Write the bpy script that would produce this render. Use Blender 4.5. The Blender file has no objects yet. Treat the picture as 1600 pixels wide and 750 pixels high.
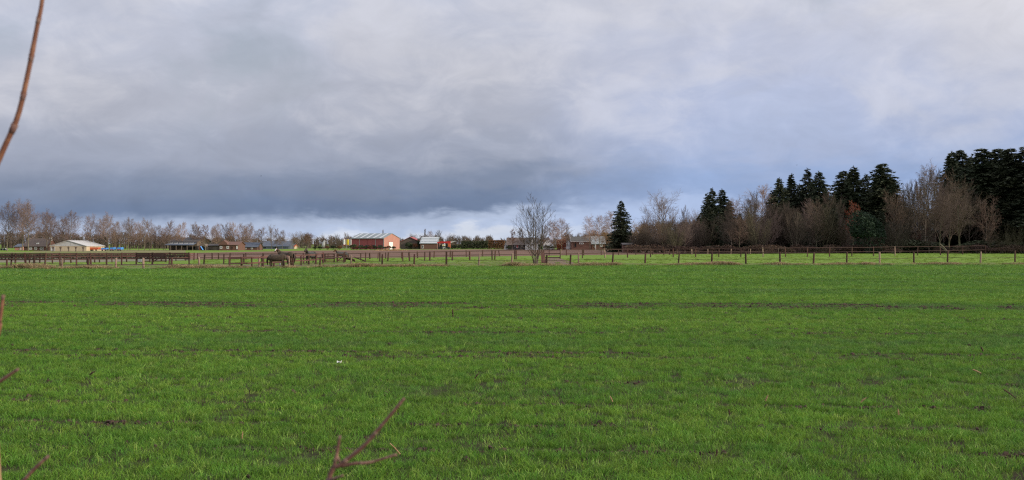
import bpy, bmesh, math, random
import numpy as np
from mathutils import Vector, Matrix

# ------------------------------------------------------------------ camera, sky, sun, exposure
SC = bpy.context.scene
COL = SC.collection
F, HZ, CH = 1715.0, 381.0, 2.0          # focal length in photo pixels, horizon row, eye height
cam = bpy.data.cameras.new('camera'); cam_o = bpy.data.objects.new('camera', cam); COL.objects.link(cam_o)
cam.sensor_width = 36; cam.lens = F / 1600 * 36; cam.shift_y = 6 / 1600
cam.clip_start = 0.05; cam.clip_end = 20000
cam.dof.use_dof = True; cam.dof.focus_distance = 40; cam.dof.aperture_fstop = 11
cam_o.location = (0, 0, CH); cam_o.rotation_euler = (math.pi / 2, 0, 0)
SC.camera = cam_o
SC.view_settings.view_transform = 'Standard'; SC.view_settings.look = 'None'
SC.view_settings.exposure = 0.12; SC.view_settings.gamma = 1.0; SC.view_settings.use_curve_mapping = False
SC.cycles.use_denoising = False; SC.cycles.filter_width = 1.25
SC.cycles.max_bounces = 6; SC.cycles.diffuse_bounces = 3

def lin(c):
    return tuple(((x / 255) / 12.92 if x / 255 <= .04045 else ((x / 255 + .055) / 1.055) ** 2.4) for x in c) + (1,)

SUN_AZ, SUN_EL = math.radians(106), math.radians(16)      # azimuth clockwise from +Y (the view), so the sun stands to the right
sdir = Vector((math.sin(SUN_AZ) * math.cos(SUN_EL), math.cos(SUN_AZ) * math.cos(SUN_EL), math.sin(SUN_EL)))
sl = bpy.data.lights.new('sun', 'SUN'); sl.energy = 3.6; sl.angle = math.radians(2.5); sl.color = (1, .87, .72)
so = bpy.data.objects.new('sun', sl); COL.objects.link(so); so.rotation_euler = sdir.to_track_quat('Z', 'Y').to_euler()

W = bpy.data.worlds.new('World'); SC.world = W; W.use_nodes = True
def build_sky():
    nt = W.node_tree; nt.nodes.clear(); N = nt.nodes.new; L = nt.links.new
    def put(sock, v):
        if hasattr(v, 'is_output'): L(v, sock)
        else: sock.default_value = v
    def m(op, a, b=0.0, c=0.0):
        n = N('ShaderNodeMath'); n.operation = op
        put(n.inputs[0], a); put(n.inputs[1], b); put(n.inputs[2], c); return n.outputs[0]
    def smooth(v, a, b):
        n = N('ShaderNodeMapRange'); n.interpolation_type = 'SMOOTHSTEP'; put(n.inputs[0], v)
        n.inputs[1].default_value = a; n.inputs[2].default_value = b; return n.outputs[0]
    tc = N('ShaderNodeTexCoord'); sep = N('ShaderNodeSeparateXYZ'); L(tc.outputs['Generated'], sep.inputs[0])
    x, y, z = sep.outputs
    def noise(sx, sz, scale, det, off, rough=.55, dist=0.0):
        c = N('ShaderNodeCombineXYZ'); L(m('MULTIPLY_ADD', x, sx, off), c.inputs[0]); L(m('MULTIPLY', y, sx), c.inputs[1]); L(m('MULTIPLY', z, sz), c.inputs[2])
        n = N('ShaderNodeTexNoise'); n.inputs['Scale'].default_value = scale; n.inputs['Detail'].default_value = det
        n.inputs['Roughness'].default_value = rough; n.inputs['Distortion'].default_value = dist; L(c.outputs[0], n.inputs['Vector']); return n.outputs[0]
    n1 = noise(1, 2.2, 4.0, 5, 3.7, .55, .4)
    n2 = noise(1, 2.0, 11.0, 6, 8.1, .55, .5)
    n3 = noise(1, 1.8, 5.5, 5, 15.3, .5, .6)
    n4 = noise(1, 3.0, 26.0, 5, 1.3, .55, .3)
    n5 = noise(1, 1.7, 17.0, 6, 5.9, .6, .8)
    zc = m('MAXIMUM', z, 0.0)
    amp = m('MULTIPLY_ADD', zc, .42, .006)
    wz = m('ADD', zc, m('MULTIPLY', m('SUBTRACT', n1, .5), amp))
    wz = m('ADD', wz, m('MULTIPLY', m('SUBTRACT', n4, .5), m('MULTIPLY_ADD', smooth(x, -.35, .05), .020, .014)))
    wz = m('SUBTRACT', wz, m('MULTIPLY', m('SUBTRACT', n2, .5), .022))
    wz = m('MULTIPLY_ADD', x, -.030, wz)
    inp = m('MULTIPLY', wz, 2.5)
    def ramp(v, pts):
        r = N('ShaderNodeValToRGB'); r.color_ramp.interpolation = 'EASE'; e = r.color_ramp.elements
        for i, (p, c) in enumerate(pts):
            k = e[i] if i < 2 else e.new(p * 2.5)
            k.position = p * 2.5; k.color = lin(c)
        L(v, r.inputs[0]); return r.outputs[0]
    left = ramp(inp, [(0, (196, 205, 222)), (.010, (203, 210, 224)), (.017, (176, 190, 216)), (.022, (170, 183, 207)), (.036, (110, 126, 154)), (.058, (124, 136, 159)),
                      (.09, (156, 163, 181)), (.14, (175, 179, 193)), (.21, (186, 191, 207)), (.4, (194, 198, 212))])
    right = ramp(inp, [(0, (176, 194, 224)), (.03, (170, 188, 222)), (.048, (147, 168, 206)), (.085, (168, 180, 209)),
                       (.12, (178, 188, 215)), (.17, (187, 193, 213)), (.22, (194, 197, 210)), (.4, (204, 206, 216))])
    fx = smooth(m('ADD', x, m('MULTIPLY', m('SUBTRACT', n3, .5), .22)), -.02, .15)
    mx = N('ShaderNodeMix'); mx.data_type = 'RGBA'; L(fx, mx.inputs[0]); L(left, mx.inputs[6]); L(right, mx.inputs[7])
    # thinner, sunlit, slightly warm vapour against bluer hollows
    lit = smooth(m('ADD', m('ADD', n3, m('MULTIPLY', m('SUBTRACT', n2, .5), .5)), m('MULTIPLY', m('SUBTRACT', n5, .5), .35)), .44, .68)
    mw = N('ShaderNodeMix'); mw.data_type = 'RGBA'; L(m('MULTIPLY', lit, m('MULTIPLY', smooth(zc, .035, .12), .45)), mw.inputs[0])
    L(mx.outputs[2], mw.inputs[6]); mw.inputs[7].default_value = lin((203, 202, 207))
    warm = smooth(m('ADD', x, m('MULTIPLY', m('SUBTRACT', n1, .5), .2)), .22, .55)
    mw2 = N('ShaderNodeMix'); mw2.data_type = 'RGBA'; L(m('MULTIPLY', warm, m('MULTIPLY', smooth(zc, .08, .24), .7)), mw2.inputs[0])
    L(mw.outputs[2], mw2.inputs[6]); mw2.inputs[7].default_value = lin((222, 219, 220))
    gain = m('MULTIPLY_ADD', m('SUBTRACT', n2, .5), .30, 1.0)
    gain = m('MULTIPLY', gain, m('MULTIPLY_ADD', m('SUBTRACT', n5, .5), .30, 1.0))
    gain = m('MULTIPLY', gain, m('MULTIPLY_ADD', smooth(zc, .15, 1.1), 1.1, 1.0))      # an overcast sky brightens steadily towards the zenith
    hs = N('ShaderNodeMix'); hs.data_type = 'RGBA'; hs.blend_type = 'MULTIPLY'; hs.inputs[0].default_value = 1
    gc = N('ShaderNodeCombineXYZ'); [L(gain, gc.inputs[i]) for i in range(3)]
    L(mw2.outputs[2], hs.inputs[6]); L(gc.outputs[0], hs.inputs[7])
    cloud = N('ShaderNodeBackground'); L(hs.outputs[2], cloud.inputs[0]); cloud.inputs[1].default_value = 1.0
    sky = N('ShaderNodeTexSky'); sky.sky_type = 'NISHITA'; sky.sun_disc = False
    sky.sun_elevation = SUN_EL; sky.sun_rotation = SUN_AZ; sky.air_density = 1.0; sky.dust_density = .6
    bg = N('ShaderNodeBackground'); L(sky.outputs[0], bg.inputs[0]); bg.inputs[1].default_value = .07
    mix = N('ShaderNodeMixShader'); L(m('SUBTRACT', 1.0, m('MULTIPLY', m('MULTIPLY', smooth(n3, .50, .30), smooth(zc, .06, .18)), .30)), mix.inputs[0])
    L(bg.outputs[0], mix.inputs[1]); L(cloud.outputs[0], mix.inputs[2])
    out = N('ShaderNodeOutputWorld'); L(mix.outputs[0], out.inputs[0])
build_sky()

# ------------------------------------------------------------------ helpers
def gd(py): return F * CH / (py - HZ)                     # ground distance of a photo row
def gx(px, d): return (px - 800) / F * d
def zz(py, d): return CH + (HZ - py) / F * d
def G(px, py): d = gd(py); return (gx(px, d), d)

def add_tone(Mt):
    nt = Mt.node_tree; N = nt.nodes.new; L = nt.links.new; b = nt.nodes['Principled BSDF']; src = b.inputs['Base Color'].links[0].from_socket
    at = N('ShaderNodeAttribute'); at.attribute_type = 'INSTANCER'; at.attribute_name = 'tone'; hv = N('ShaderNodeHueSaturation')
    L(at.outputs['Fac'], hv.inputs['Value']); mr = N('ShaderNodeMapRange'); mr.inputs[1].default_value = .6; mr.inputs[2].default_value = 1.4; mr.inputs[3].default_value = .522; mr.inputs[4].default_value = .482; L(at.outputs['Fac'], mr.inputs[0]); L(mr.outputs[0], hv.inputs['Hue'])
    ms = N('ShaderNodeMapRange'); ms.inputs[1].default_value = .6; ms.inputs[2].default_value = 1.0; ms.inputs[3].default_value = .72; ms.inputs[4].default_value = 1.0; L(at.outputs['Fac'], ms.inputs[0]); L(ms.outputs[0], hv.inputs['Saturation']); L(src, hv.inputs['Color'])
    for n in nt.nodes:
        if n.type == 'BSDF_TRANSLUCENT': L(hv.outputs[0], n.inputs[0])
    L(hv.outputs[0], b.inputs['Base Color']); return Mt
def mat(name, c1, c2=None, scale=6.0, rough=.85, bump=0.0, c3=None, stretch=(1, 1, 1), trans=0.0, rand=0.0, lo=.35, hi=.65, detail=6, spec=.3):
    M = bpy.data.materials.new(name); M.use_nodes = True; nt = M.node_tree; N = nt.nodes.new; L = nt.links.new
    b = nt.nodes['Principled BSDF']; b.inputs['Roughness'].default_value = rough; b.inputs['Specular IOR Level'].default_value = spec
    c2 = c2 or tuple(x * .72 for x in c1)
    tc = N('ShaderNodeTexCoord'); mp = N('ShaderNodeMapping'); mp.inputs['Scale'].default_value = stretch
    L(tc.outputs['Object'], mp.inputs[0])
    no = N('ShaderNodeTexNoise'); no.inputs['Scale'].default_value = scale; no.inputs['Detail'].default_value = detail; no.inputs['Roughness'].default_value = .6
    L(mp.outputs[0], no.inputs['Vector'])
    r = N('ShaderNodeValToRGB'); e = r.color_ramp.elements
    e[0].position = lo; e[0].color = (*c1, 1); e[1].position = hi; e[1].color = (*c2, 1)
    if c3: k = e.new((lo + hi) / 2); k.color = (*c3, 1)
    L(no.outputs[0], r.inputs[0]); col = r.outputs[0]
    if rand:
        oi = N('ShaderNodeObjectInfo'); mr = N('ShaderNodeMapRange'); mr.inputs[3].default_value = 1 - rand; mr.inputs[4].default_value = 1 + rand
        L(oi.outputs['Random'], mr.inputs[0]); hv = N('ShaderNodeHueSaturation'); L(mr.outputs[0], hv.inputs['Value']); L(col, hv.inputs['Color'])
        mh = N('ShaderNodeMapRange'); mh.inputs[3].default_value = .5 + rand * .06; mh.inputs[4].default_value = .5 - rand * .06
        wn = N('ShaderNodeTexWhiteNoise'); wn.noise_dimensions = '1D'; L(oi.outputs['Random'], wn.inputs['W']); L(wn.outputs[0], mh.inputs[0]); L(mh.outputs[0], hv.inputs['Hue'])
        col = hv.outputs[0]
    L(col, b.inputs['Base Color'])
    if bump:
        bp = N('ShaderNodeBump'); bp.inputs['Strength'].default_value = bump; bp.inputs['Distance'].default_value = .02; L(no.outputs[0], bp.inputs['Height']); L(bp.outputs[0], b.inputs['Normal'])
    if trans:
        tr = N('ShaderNodeBsdfTranslucent'); L(col, tr.inputs[0]); mx = N('ShaderNodeMixShader'); mx.inputs[0].default_value = trans
        L(b.outputs[0], mx.inputs[1]); L(tr.outputs[0], mx.inputs[2]); L(mx.outputs[0], nt.nodes['Material Output'].inputs[0])
    return M

def thing(name, label, cat, loc=(0, 0, 0), rz=0.0, group=None):
    o = bpy.data.objects.new(name, None); COL.objects.link(o); o.location = loc; o.rotation_euler = (0, 0, rz)
    o.empty_display_size = .2
    return tag(o, label, cat, group)
def tag(o, label, cat, group=None, kind=None):
    if label: o['label'] = label
    if cat: o['category'] = cat
    if group: o['group'] = group
    if kind: o['kind'] = kind
    return o
def dup(root, label, loc=None, rz=None, scale=None, group=None):
    r = root.copy(); COL.objects.link(r); r['label'] = label
    if group: r['group'] = group
    if loc is not None: r.location = loc
    if rz is not None: r.rotation_euler = (0, 0, rz)
    if scale is not None: r.scale = scale
    for ch in list(root.children):
        c = ch.copy(); COL.objects.link(c); c.parent = r
        for g in list(ch.children):
            e = g.copy(); COL.objects.link(e); e.parent = c
    return r

class MB:
    def __init__(s): s.v = []; s.f = []
    def poly(s, pts): n = len(s.v); s.v += [tuple(p) for p in pts]; s.f.append(tuple(range(n, n + len(pts))))
    def box(s, c, size, rot=None):
        n = len(s.v); hx, hy, hz = (k / 2 for k in size)
        for a in (-1, 1):
            for b in (-1, 1):
                for d in (-1, 1):
                    p = Vector((a * hx, b * hy, d * hz))
                    if rot is not None: p = rot @ p
                    s.v.append((c[0] + p.x, c[1] + p.y, c[2] + p.z))
        for q in ((0, 1, 3, 2), (4, 6, 7, 5), (0, 4, 5, 1), (2, 3, 7, 6), (0, 2, 6, 4), (1, 5, 7, 3)): s.f.append(tuple(n + k for k in q))
        return s
    def bar(s, a, b, w, h):                       # a rectangular bar from a to b
        a, b = Vector(a), Vector(b); d = b - a; q = d.to_track_quat('X', 'Z').to_matrix()
        return s.box((a + b) / 2, (d.length, w, h), q)
    def prism(s, prof, y0, y1, axis='y'):         # profile in (u,z); extruded along y, or along x
        n = len(s.v); k = len(prof)
        for yy in (y0, y1):
            for (u, z) in prof: s.v.append((u, yy, z) if axis == 'y' else (yy, u, z))
        s.f.append(tuple(range(n, n + k))); s.f.append(tuple(range(n + 2 * k - 1, n + k - 1, -1)))
        for i in range(k): j = (i + 1) % k; s.f.append((n + j, n + i, n + k + i, n + k + j))
        return s
    def tube(s, pts, rad, sides=5, cap=True):
        n = len(s.v); k = len(pts); pts = [Vector(p) for p in pts]
        for i, p in enumerate(pts):
            d = (pts[min(i + 1, k - 1)] - pts[max(i - 1, 0)]).normalized()
            u = d.cross(Vector((.31, .77, .12)) if abs(d.z) > .8 else Vector((0, 0, 1))).normalized(); w = d.cross(u)
            for j in range(sides):
                a = 2 * math.pi * j / sides; q = p + (u * math.cos(a) + w * math.sin(a)) * rad[i]; s.v.append((q.x, q.y, q.z))
        for i in range(k - 1):
            for j in range(sides):
                jj = (j + 1) % sides; s.f.append((n + i * sides + j, n + i * sides + jj, n + (i + 1) * sides + jj, n + (i + 1) * sides + j))
        if cap: s.f.append(tuple(n + j for j in reversed(range(sides)))); s.f.append(tuple(n + (k - 1) * sides + j for j in range(sides)))
        return s
    def spike(s, p, q, r):                        # a three-sided pointed twig
        n = len(s.v); d = (q - p); u = d.orthogonal().normalized() * r; w = d.cross(u).normalized() * r
        s.v += [tuple(p + u), tuple(p - u * .5 + w * .87), tuple(p - u * .5 - w * .87), tuple(q)]
        s.f += [(n, n + 1, n + 3), (n + 1, n + 2, n + 3), (n + 2, n, n + 3)]
    def mesh(s, name, m, smooth=False):
        me = bpy.data.meshes.new(name); me.from_pydata(s.v, [], s.f); me.materials.append(m)
        if smooth: me.polygons.foreach_set('use_smooth', [True] * len(me.polygons))
        me.update(); return me
    def build(s, name, m, parent=None, smooth=False, loc=None):
        o = bpy.data.objects.new(name, s.mesh(name, m, smooth)); COL.objects.link(o)
        if parent is not None: o.parent = parent
        if loc is not None: o.location = loc
        return o

def part(name, m, parent, *boxes):
    b = MB()
    for c, sz in boxes: b.box(c, sz)
    return b.build(name, m, parent)
ORD = 'first second third fourth fifth sixth seventh eighth ninth tenth eleventh twelfth thirteenth fourteenth fifteenth sixteenth seventeenth eighteenth nineteenth twentieth'.split()
def ordw(i):
    if i < 20: return ORD[i]
    tens = {20: 'twenty', 30: 'thirty', 40: 'forty', 50: 'fifty', 60: 'sixty'}; n = i + 1; t = n // 10 * 10
    return (tens[t] + '-' + ORD[n % 10 - 1]) if n % 10 else {30: 'thirtieth', 40: 'fortieth', 50: 'fiftieth', 60: 'sixtieth'}[n]

# ------------------------------------------------------------------ materials
M = {}
M['bark'] = mat('bark', (.085, .066, .052), (.14, .115, .09), 3, stretch=(1, 1, .3), bump=.4)
M['bark_pale'] = mat('bark_pale', (.20, .17, .12), (.11, .105, .06), 2, stretch=(1, 1, .4), bump=.3)
M['bark_green'] = mat('bark_green', (.11, .11, .05), (.16, .14, .09), 2, stretch=(1, 1, .4), bump=.3)
M['twig'] = mat('twig', (.13, .088, .062), (.17, .12, .085), 1.5, rand=.2)
M['twig_red'] = mat('twig_red', (.215, .15, .12), (.155, .11, .088), 1.2, rand=.2)
M['twig_pale'] = mat('twig_pale', (.32, .21, .145), (.24, .155, .105), 1.2, rand=.15)
M['twig_dark'] = mat('twig_dark', (.062, .050, .034), (.085, .062, .045), 1.0, rand=.25)
M['twig_willow'] = mat('twig_willow', (.26, .15, .05), (.19, .115, .045), 1.0, rand=.1)
M['leaf_dry'] = mat('leaf_dry', (.17, .075, .035), (.12, .06, .03), 3, rand=.15, trans=.25)
M['leaf_red'] = mat('leaf_red', (.34, .085, .032), (.22, .055, .024), 3, trans=.3)
M['needle'] = mat('needle', (.022, .034, .016), (.050, .056, .027), .5, rand=.3, rough=.7)
M['ever'] = mat('evergreen_leaf', (.008, .020, .008), (.015, .034, .013), 2, rough=.8, rand=.2)
M['hedge'] = mat('hedge_leaf', (.030, .045, .018), (.055, .055, .025), 1.5, rand=.3)
M['rust_hedge'] = mat('rust_hedge_leaf', (.17, .07, .03), (.11, .05, .025), 2, rand=.2)
M['post_brown'] = mat('post_brown', (.072, .034, .025), (.045, .024, .019), 5, stretch=(1, 1, .25), rand=.35, bump=.3)
M['post_grey'] = mat('post_grey', (.28, .20, .145), (.19, .135, .10), 5, stretch=(1, 1, .25), rand=.25, bump=.3)
M['rail'] = mat('rail_wood', (.13, .060, .046), (.085, .042, .034), 4, stretch=(.3, 1, 1), rand=.2)
M['rail_dark'] = mat('rail_dark', (.036, .020, .017), (.055, .029, .024), 4, stretch=(.3, 1, 1), rand=.2)
M['tape'] = mat('fence_tape', (.05, .035, .03), (.07, .05, .04), 5)
M['brick'] = mat('brick_wall', (.165, .085, .062), (.12, .066, .05), 6)
M['pink_and_sunlit'] = mat('pink_and_sunlit_surface', (.43, .215, .17), (.36, .175, .14), .7, lo=.3, hi=.75)  # plain pink on cottage and hems; on the barn gable, sunlight painted in
M['barn_red'] = mat('barn_red', (.34, .085, .085), (.28, .075, .08), .8, stretch=(1, 1, .3))
M['cream'] = mat('cream_wall', (.52, .43, .29), (.44, .36, .25), 1)
M['white'] = mat('white_paint', (.75, .74, .71), (.66, .65, .62), 2)
M['greywhite'] = mat('pale_sheet', (.50, .49, .47), (.40, .40, .39), 1)
M['roof_grey'] = mat('roof_sheet', (.26, .29, .29), (.19, .22, .225), .6, stretch=(1, .3, 1), spec=.4)
M['roof_white'] = mat('skylight_sheet', (.54, .56, .56), (.46, .48, .48), 1)
M['roof_dark'] = mat('roof_dark', (.055, .05, .05), (.09, .08, .075), 2)
M['roof_brown'] = mat('roof_brown', (.13, .095, .075), (.09, .07, .06), 2)
M['roof_tile'] = mat('roof_tile', (.12, .11, .09), (.085, .08, .07), 3)
M['slate'] = mat('slate_blue', (.07, .085, .11), (.10, .115, .14), 1)
M['glass'] = mat('window_glass', (.03, .035, .04), (.05, .055, .06), 1, rough=.15, spec=.6)
M['wood'] = mat('weathered_wood', (.17, .135, .105), (.12, .095, .075), 3, stretch=(1, 1, .2))
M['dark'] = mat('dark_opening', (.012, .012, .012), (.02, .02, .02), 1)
M['red'] = mat('red_paint', (.50, .03, .03), (.42, .03, .03), 1, rough=.45)
M['orange'] = mat('orange_paint', (.55, .13, .05), (.45, .10, .045), 1, rough=.5)
M['blue'] = mat('blue_tarp', (.05, .22, .58), (.10, .32, .68), 2, rough=.5)
M['yellow'] = mat('yellow_cloth', (.75, .58, .05), (.68, .52, .04), 1)
M['grey_metal'] = mat('galvanised_metal', (.30, .31, .32), (.22, .23, .24), 3, rough=.45, spec=.5)
M['tyre'] = mat('tyre_rubber', (.02, .02, .02), (.03, .03, .03), 4)
M['horse_dark'] = mat('dark_coat', (.030, .020, .014), (.045, .028, .018), 3, rough=.6)
M['horse_chest'] = mat('chestnut_coat', (.12, .045, .02), (.085, .034, .016), 3, rough=.6)
M['horse_bay'] = mat('bay_coat', (.05, .026, .016), (.075, .038, .022), 3, rough=.6)
M['rug'] = mat('rug_cloth', (.062, .044, .028), (.10, .072, .047), 7, c3=(.045, .033, .023), bump=.5)
M['rug_grey'] = mat('rug_grey', (.045, .045, .048), (.07, .068, .068), 6, bump=.5)
M['stem'] = mat('red_stem', (.20, .082, .045), (.27, .125, .065), 40, rough=.55, c3=(.15, .06, .035))
M['stem_purple'] = mat('purple_stem', (.15, .072, .052), (.24, .13, .095), 90, c3=(.11, .05, .04), rough=.5)
M['bud'] = mat('bud_scale', (.12, .06, .05), (.20, .13, .10), 60)
M['straw'] = mat('dead_stalk', (.42, .28, .15), (.24, .14, .07), 30, rough=.8)
M['stalk_dark'] = mat('dark_stalk', (.09, .045, .03), (.05, .03, .022), 30)
M['clod'] = mat('soil_clod', (.035, .024, .017), (.075, .045, .032), 20, rough=.95)

# ------------------------------------------------------------------ the setting: ground, crop field, paddocks, plough land
def sheet(name, pts, z, m):
    o = MB(); o.poly([(x, y, z) for x, y in pts]); r = o.build(name, m); r['kind'] = 'structure'
    # an even flat sheet: subdivide lightly so that normals stay clean
    return r
def ground_mat(name, a, b, c, s1, s2, stretch=(1, 1, 1), bump=.5, d=None):
    G_ = bpy.data.materials.new(name); G_.use_nodes = True; nt = G_.node_tree; N = nt.nodes.new; L = nt.links.new
    bs = nt.nodes['Principled BSDF']; bs.inputs['Roughness'].default_value = .95; bs.inputs['Specular IOR Level'].default_value = .1
    tc = N('ShaderNodeTexCoord'); mp = N('ShaderNodeMapping'); mp.inputs['Scale'].default_value = stretch; L(tc.outputs['Object'], mp.inputs[0])
    def nz(s, det=8, rough=.65):
        n = N('ShaderNodeTexNoise'); n.inputs['Scale'].default_value = s; n.inputs['Detail'].default_value = det; n.inputs['Roughness'].default_value = rough; L(mp.outputs[0], n.inputs['Vector']); return n.outputs[0]
    def mixc(f, c1, c2):
        x = N('ShaderNodeMix'); x.data_type = 'RGBA'; L(f, x.inputs[0])
        for k, v in ((6, c1), (7, c2)):
            if isinstance(v, tuple): x.inputs[k].default_value = (*v, 1)
            else: L(v, x.inputs[k])
        return x.outputs[2]
    def rng(v, lo, hi):
        r = N('ShaderNodeMapRange'); r.interpolation_type = 'SMOOTHSTEP'; L(v, r.inputs[0]); r.inputs[1].default_value = lo; r.inputs[2].default_value = hi; return r.outputs[0]
    big, small = nz(s1), nz(s2)
    col = mixc(rng(big, .38, .62), a, b); col = mixc(rng(small, .52, .70), col, c)
    if d: col = mixc(rng(nz(s1 * .23), .5, .68), col, d)
    L(col, bs.inputs['Base Color'])
    bp = N('ShaderNodeBump'); bp.inputs['Strength'].default_value = bump; bp.inputs['Distance'].default_value = .05; L(small, bp.inputs['Height']); L(bp.outputs[0], bs.inputs['Normal'])
    return G_
M['g_pasture'] = ground_mat('pasture_grass', (.125, .205, .026), (.145, .22, .030), (.11, .155, .03), .05, 1.1, (1, .35, 1))
M['g_soil'] = ground_mat('field_soil', (.040, .033, .017), (.05, .07, .018), (.03, .025, .014), .6, 9, (1, .6, 1), 1.0)
M['g_plow'] = ground_mat('plough_soil', (.15, .088, .062), (.18, .11, .075), (.11, .064, .05), .04, .9, (.35, 1, 1), 1.0, d=(.12, .072, .058))
M['g_mud'] = ground_mat('mud', (.15, .105, .075), (.17, .12, .09), (.12, .085, .06), .4, 3)
M['g_sand'] = ground_mat('arena_sand', (.20, .18, .13), (.17, .16, .11), (.15, .16, .08), .3, 3)
M['g_verge'] = ground_mat('verge_grass', (.20, .175, .085), (.14, .16, .05), (.24, .19, .11), .12, 1.5, (1, .5, 1))
M['g_margin'] = ground_mat('margin_grass', (.11, .155, .035), (.145, .145, .05), (.095, .155, .03), .25, 1.6, (1, .5, 1))
M['g_road'] = ground_mat('road', (.055, .055, .056), (.065, .064, .063), (.05, .05, .05), .3, 4)
M['g_litter'] = ground_mat('leaf_litter', (.045, .026, .018), (.06, .035, .022), (.035, .03, .016), .4, 3)
S_ = 9000
sheet('ground', [(-S_, -60), (S_, -60), (S_, S_), (-S_, S_)], -.02, M['g_pasture'])
EDGE = [(-900, 419.6), (0, 421.2), (250, 421.3), (500, 419.2), (700, 417.9), (800, 417.4), (900, 416.7), (1000, 415.6), (1300, 415.2), (1600, 414.6), (2300, 413.5)]
edge_w = [G(px, py) for px, py in EDGE]
sheet('crop_field', [(-90, -20), (90, -20)] + edge_w[::-1], -.012, M['g_soil'])
sheet('field_margin', edge_w + [G(2300, 410.2), G(1600, 410.2), G(1000, 411.2), (G(820, 408)), G(600, 410), G(300, 413), G(0, 414), G(-900, 413.5)], -.008, M['g_margin'])
sheet('plowed_field', [G(x, y) for x, y in ((288, 405.6), (420, 404.2), (600, 402.6), (700, 401.4), (800, 399.9), (900, 398.6), (1010, 397.4), (1060, 396.4), (1060, 392.6), (1000, 391.6), (940, 390.7), (880, 389.8), (800, 389.4), (640, 389.9), (480, 391.6), (400, 393.2), (330, 394.6), (288, 395.2))], -.008, M['g_plow'])
sheet('verge', [G(x, y) for x, y in ((-200, 394.9), (45, 394.8), (180, 395), (290, 394.8), (290, 390.9), (180, 390.6), (60, 390.6), (48, 393.6))], -.008, M['g_verge'])
sheet('riding_arena', [G(x, y) for x, y in ((-260, 411), (150, 409.2), (300, 406.5), (290, 400.5), (-260, 400.5))], -.008, M['g_sand'])
sheet('path', [G(x, y) for x, y in ((852, 412.6), (878, 413.2), (902, 412.4), (893, 409), (880, 405.5), (874, 402.5), (858, 402.5), (853, 407))], -.004, M['g_mud'])
sheet('worn_track', [G(x, y) for x, y in ((-100, 415.8), (150, 415), (260, 414.2), (420, 416), (600, 413.2), (590, 412), (420, 414.2), (260, 412.2), (150, 413.6), (-100, 414.4))], -.004, M['g_mud'])
sheet('forest_floor', [G(x, y) for x, y in ((985, 397.2), (1060, 397.0), (1200, 396.4), (1300, 395.6), (1420, 395.0), (1700, 394.6), (1800, 389), (985, 390))], -.010, M['g_litter'])
sheet('road', [G(x, y) for x, y in ((780, 389.0), (905, 389.3), (905, 388.95), (780, 388.7))], -.004, M['g_road'])

# ------------------------------------------------------------------ scattered stuff: crop blades and dry margin grass (geometry nodes)
def blade_clump(rng, n, h0, h1, w, spread, lean, m, name):
    b = MB()
    for _ in range(n):
        a = rng.uniform(0, 6.283); r = spread * math.sqrt(rng.random()); x, y = r * math.cos(a), r * math.sin(a)
        h = rng.uniform(h0, h1); la = rng.uniform(0, 6.283); le = lean * rng.uniform(.2, 1) * h; dx, dy = math.cos(la) * le, math.sin(la) * le
        fa = rng.uniform(0, 6.283); wx, wy = math.cos(fa) * w / 2, math.sin(fa) * w / 2
        k = len(b.v)
        for t, ww in ((0, .8), (.45, 1), (.8, .6)):
            cx, cy, cz = x + dx * t * t, y + dy * t * t, h * (t - .22 * lean * t * t)
            b.v += [(cx - wx * ww, cy - wy * ww, cz), (cx + wx * ww, cy + wy * ww, cz)]
        b.v.append((x + dx, y + dy, h * (1 - .3 * lean)))
        b.f += [(k, k + 1, k + 3, k + 2), (k + 2, k + 3, k + 5, k + 4), (k + 4, k + 5, k + 6)]
    o = bpy.data.objects.new(name, b.mesh(name, m)); return o
def scatter(name, pts, rots, scls, idx, protos, label, cat, tone=None):
    c = bpy.data.collections.new(name + '_clumps')
    for p in protos: c.objects.link(p)
    me = bpy.data.meshes.new(name); me.vertices.add(len(pts)); me.vertices.foreach_set('co', np.asarray(pts, np.float32).ravel())
    for nm, ty, arr, key in (('rot', 'FLOAT_VECTOR', rots, 'vector'), ('scl', 'FLOAT_VECTOR', scls, 'vector'), ('idx', 'INT', idx, 'value')):
        a = me.attributes.new(nm, ty, 'POINT'); a.data.foreach_set(key, np.asarray(arr).ravel())
    if tone is not None: a = me.attributes.new('tone', 'FLOAT', 'POINT'); a.data.foreach_set('value', np.asarray(tone, np.float32))
    o = bpy.data.objects.new(name, me); COL.objects.link(o); tag(o, label, cat, kind='stuff')
    ng = bpy.data.node_groups.new(name + '_scatter', 'GeometryNodeTree')
    ng.interface.new_socket('Geometry', in_out='INPUT', socket_type='NodeSocketGeometry'); ng.interface.new_socket('Geometry', in_out='OUTPUT', socket_type='NodeSocketGeometry')
    N = ng.nodes.new; L = ng.links.new; gi = N('NodeGroupInput'); go = N('NodeGroupOutput')
    ci = N('GeometryNodeCollectionInfo'); ci.inputs['Collection'].default_value = c; ci.inputs['Separate Children'].default_value = True; ci.inputs['Reset Children'].default_value = True
    ip = N('GeometryNodeInstanceOnPoints'); ip.inputs['Pick Instance'].default_value = True
    def att(n, t):
        k = N('GeometryNodeInputNamedAttribute'); k.data_type = t; k.inputs[0].default_value = n; return k.outputs[0]
    L(gi.outputs[0], ip.inputs['Points']); L(ci.outputs[0], ip.inputs['Instance']); L(att('idx', 'INT'), ip.inputs['Instance Index'])
    L(att('rot', 'FLOAT_VECTOR'), ip.inputs['Rotation']); L(att('scl', 'FLOAT_VECTOR'), ip.inputs['Scale']); L(ip.outputs[0], go.inputs[0])
    md = o.modifiers.new('scatter', 'NODES'); md.node_group = ng
    return o
R = np.random.default_rng(7)
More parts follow.
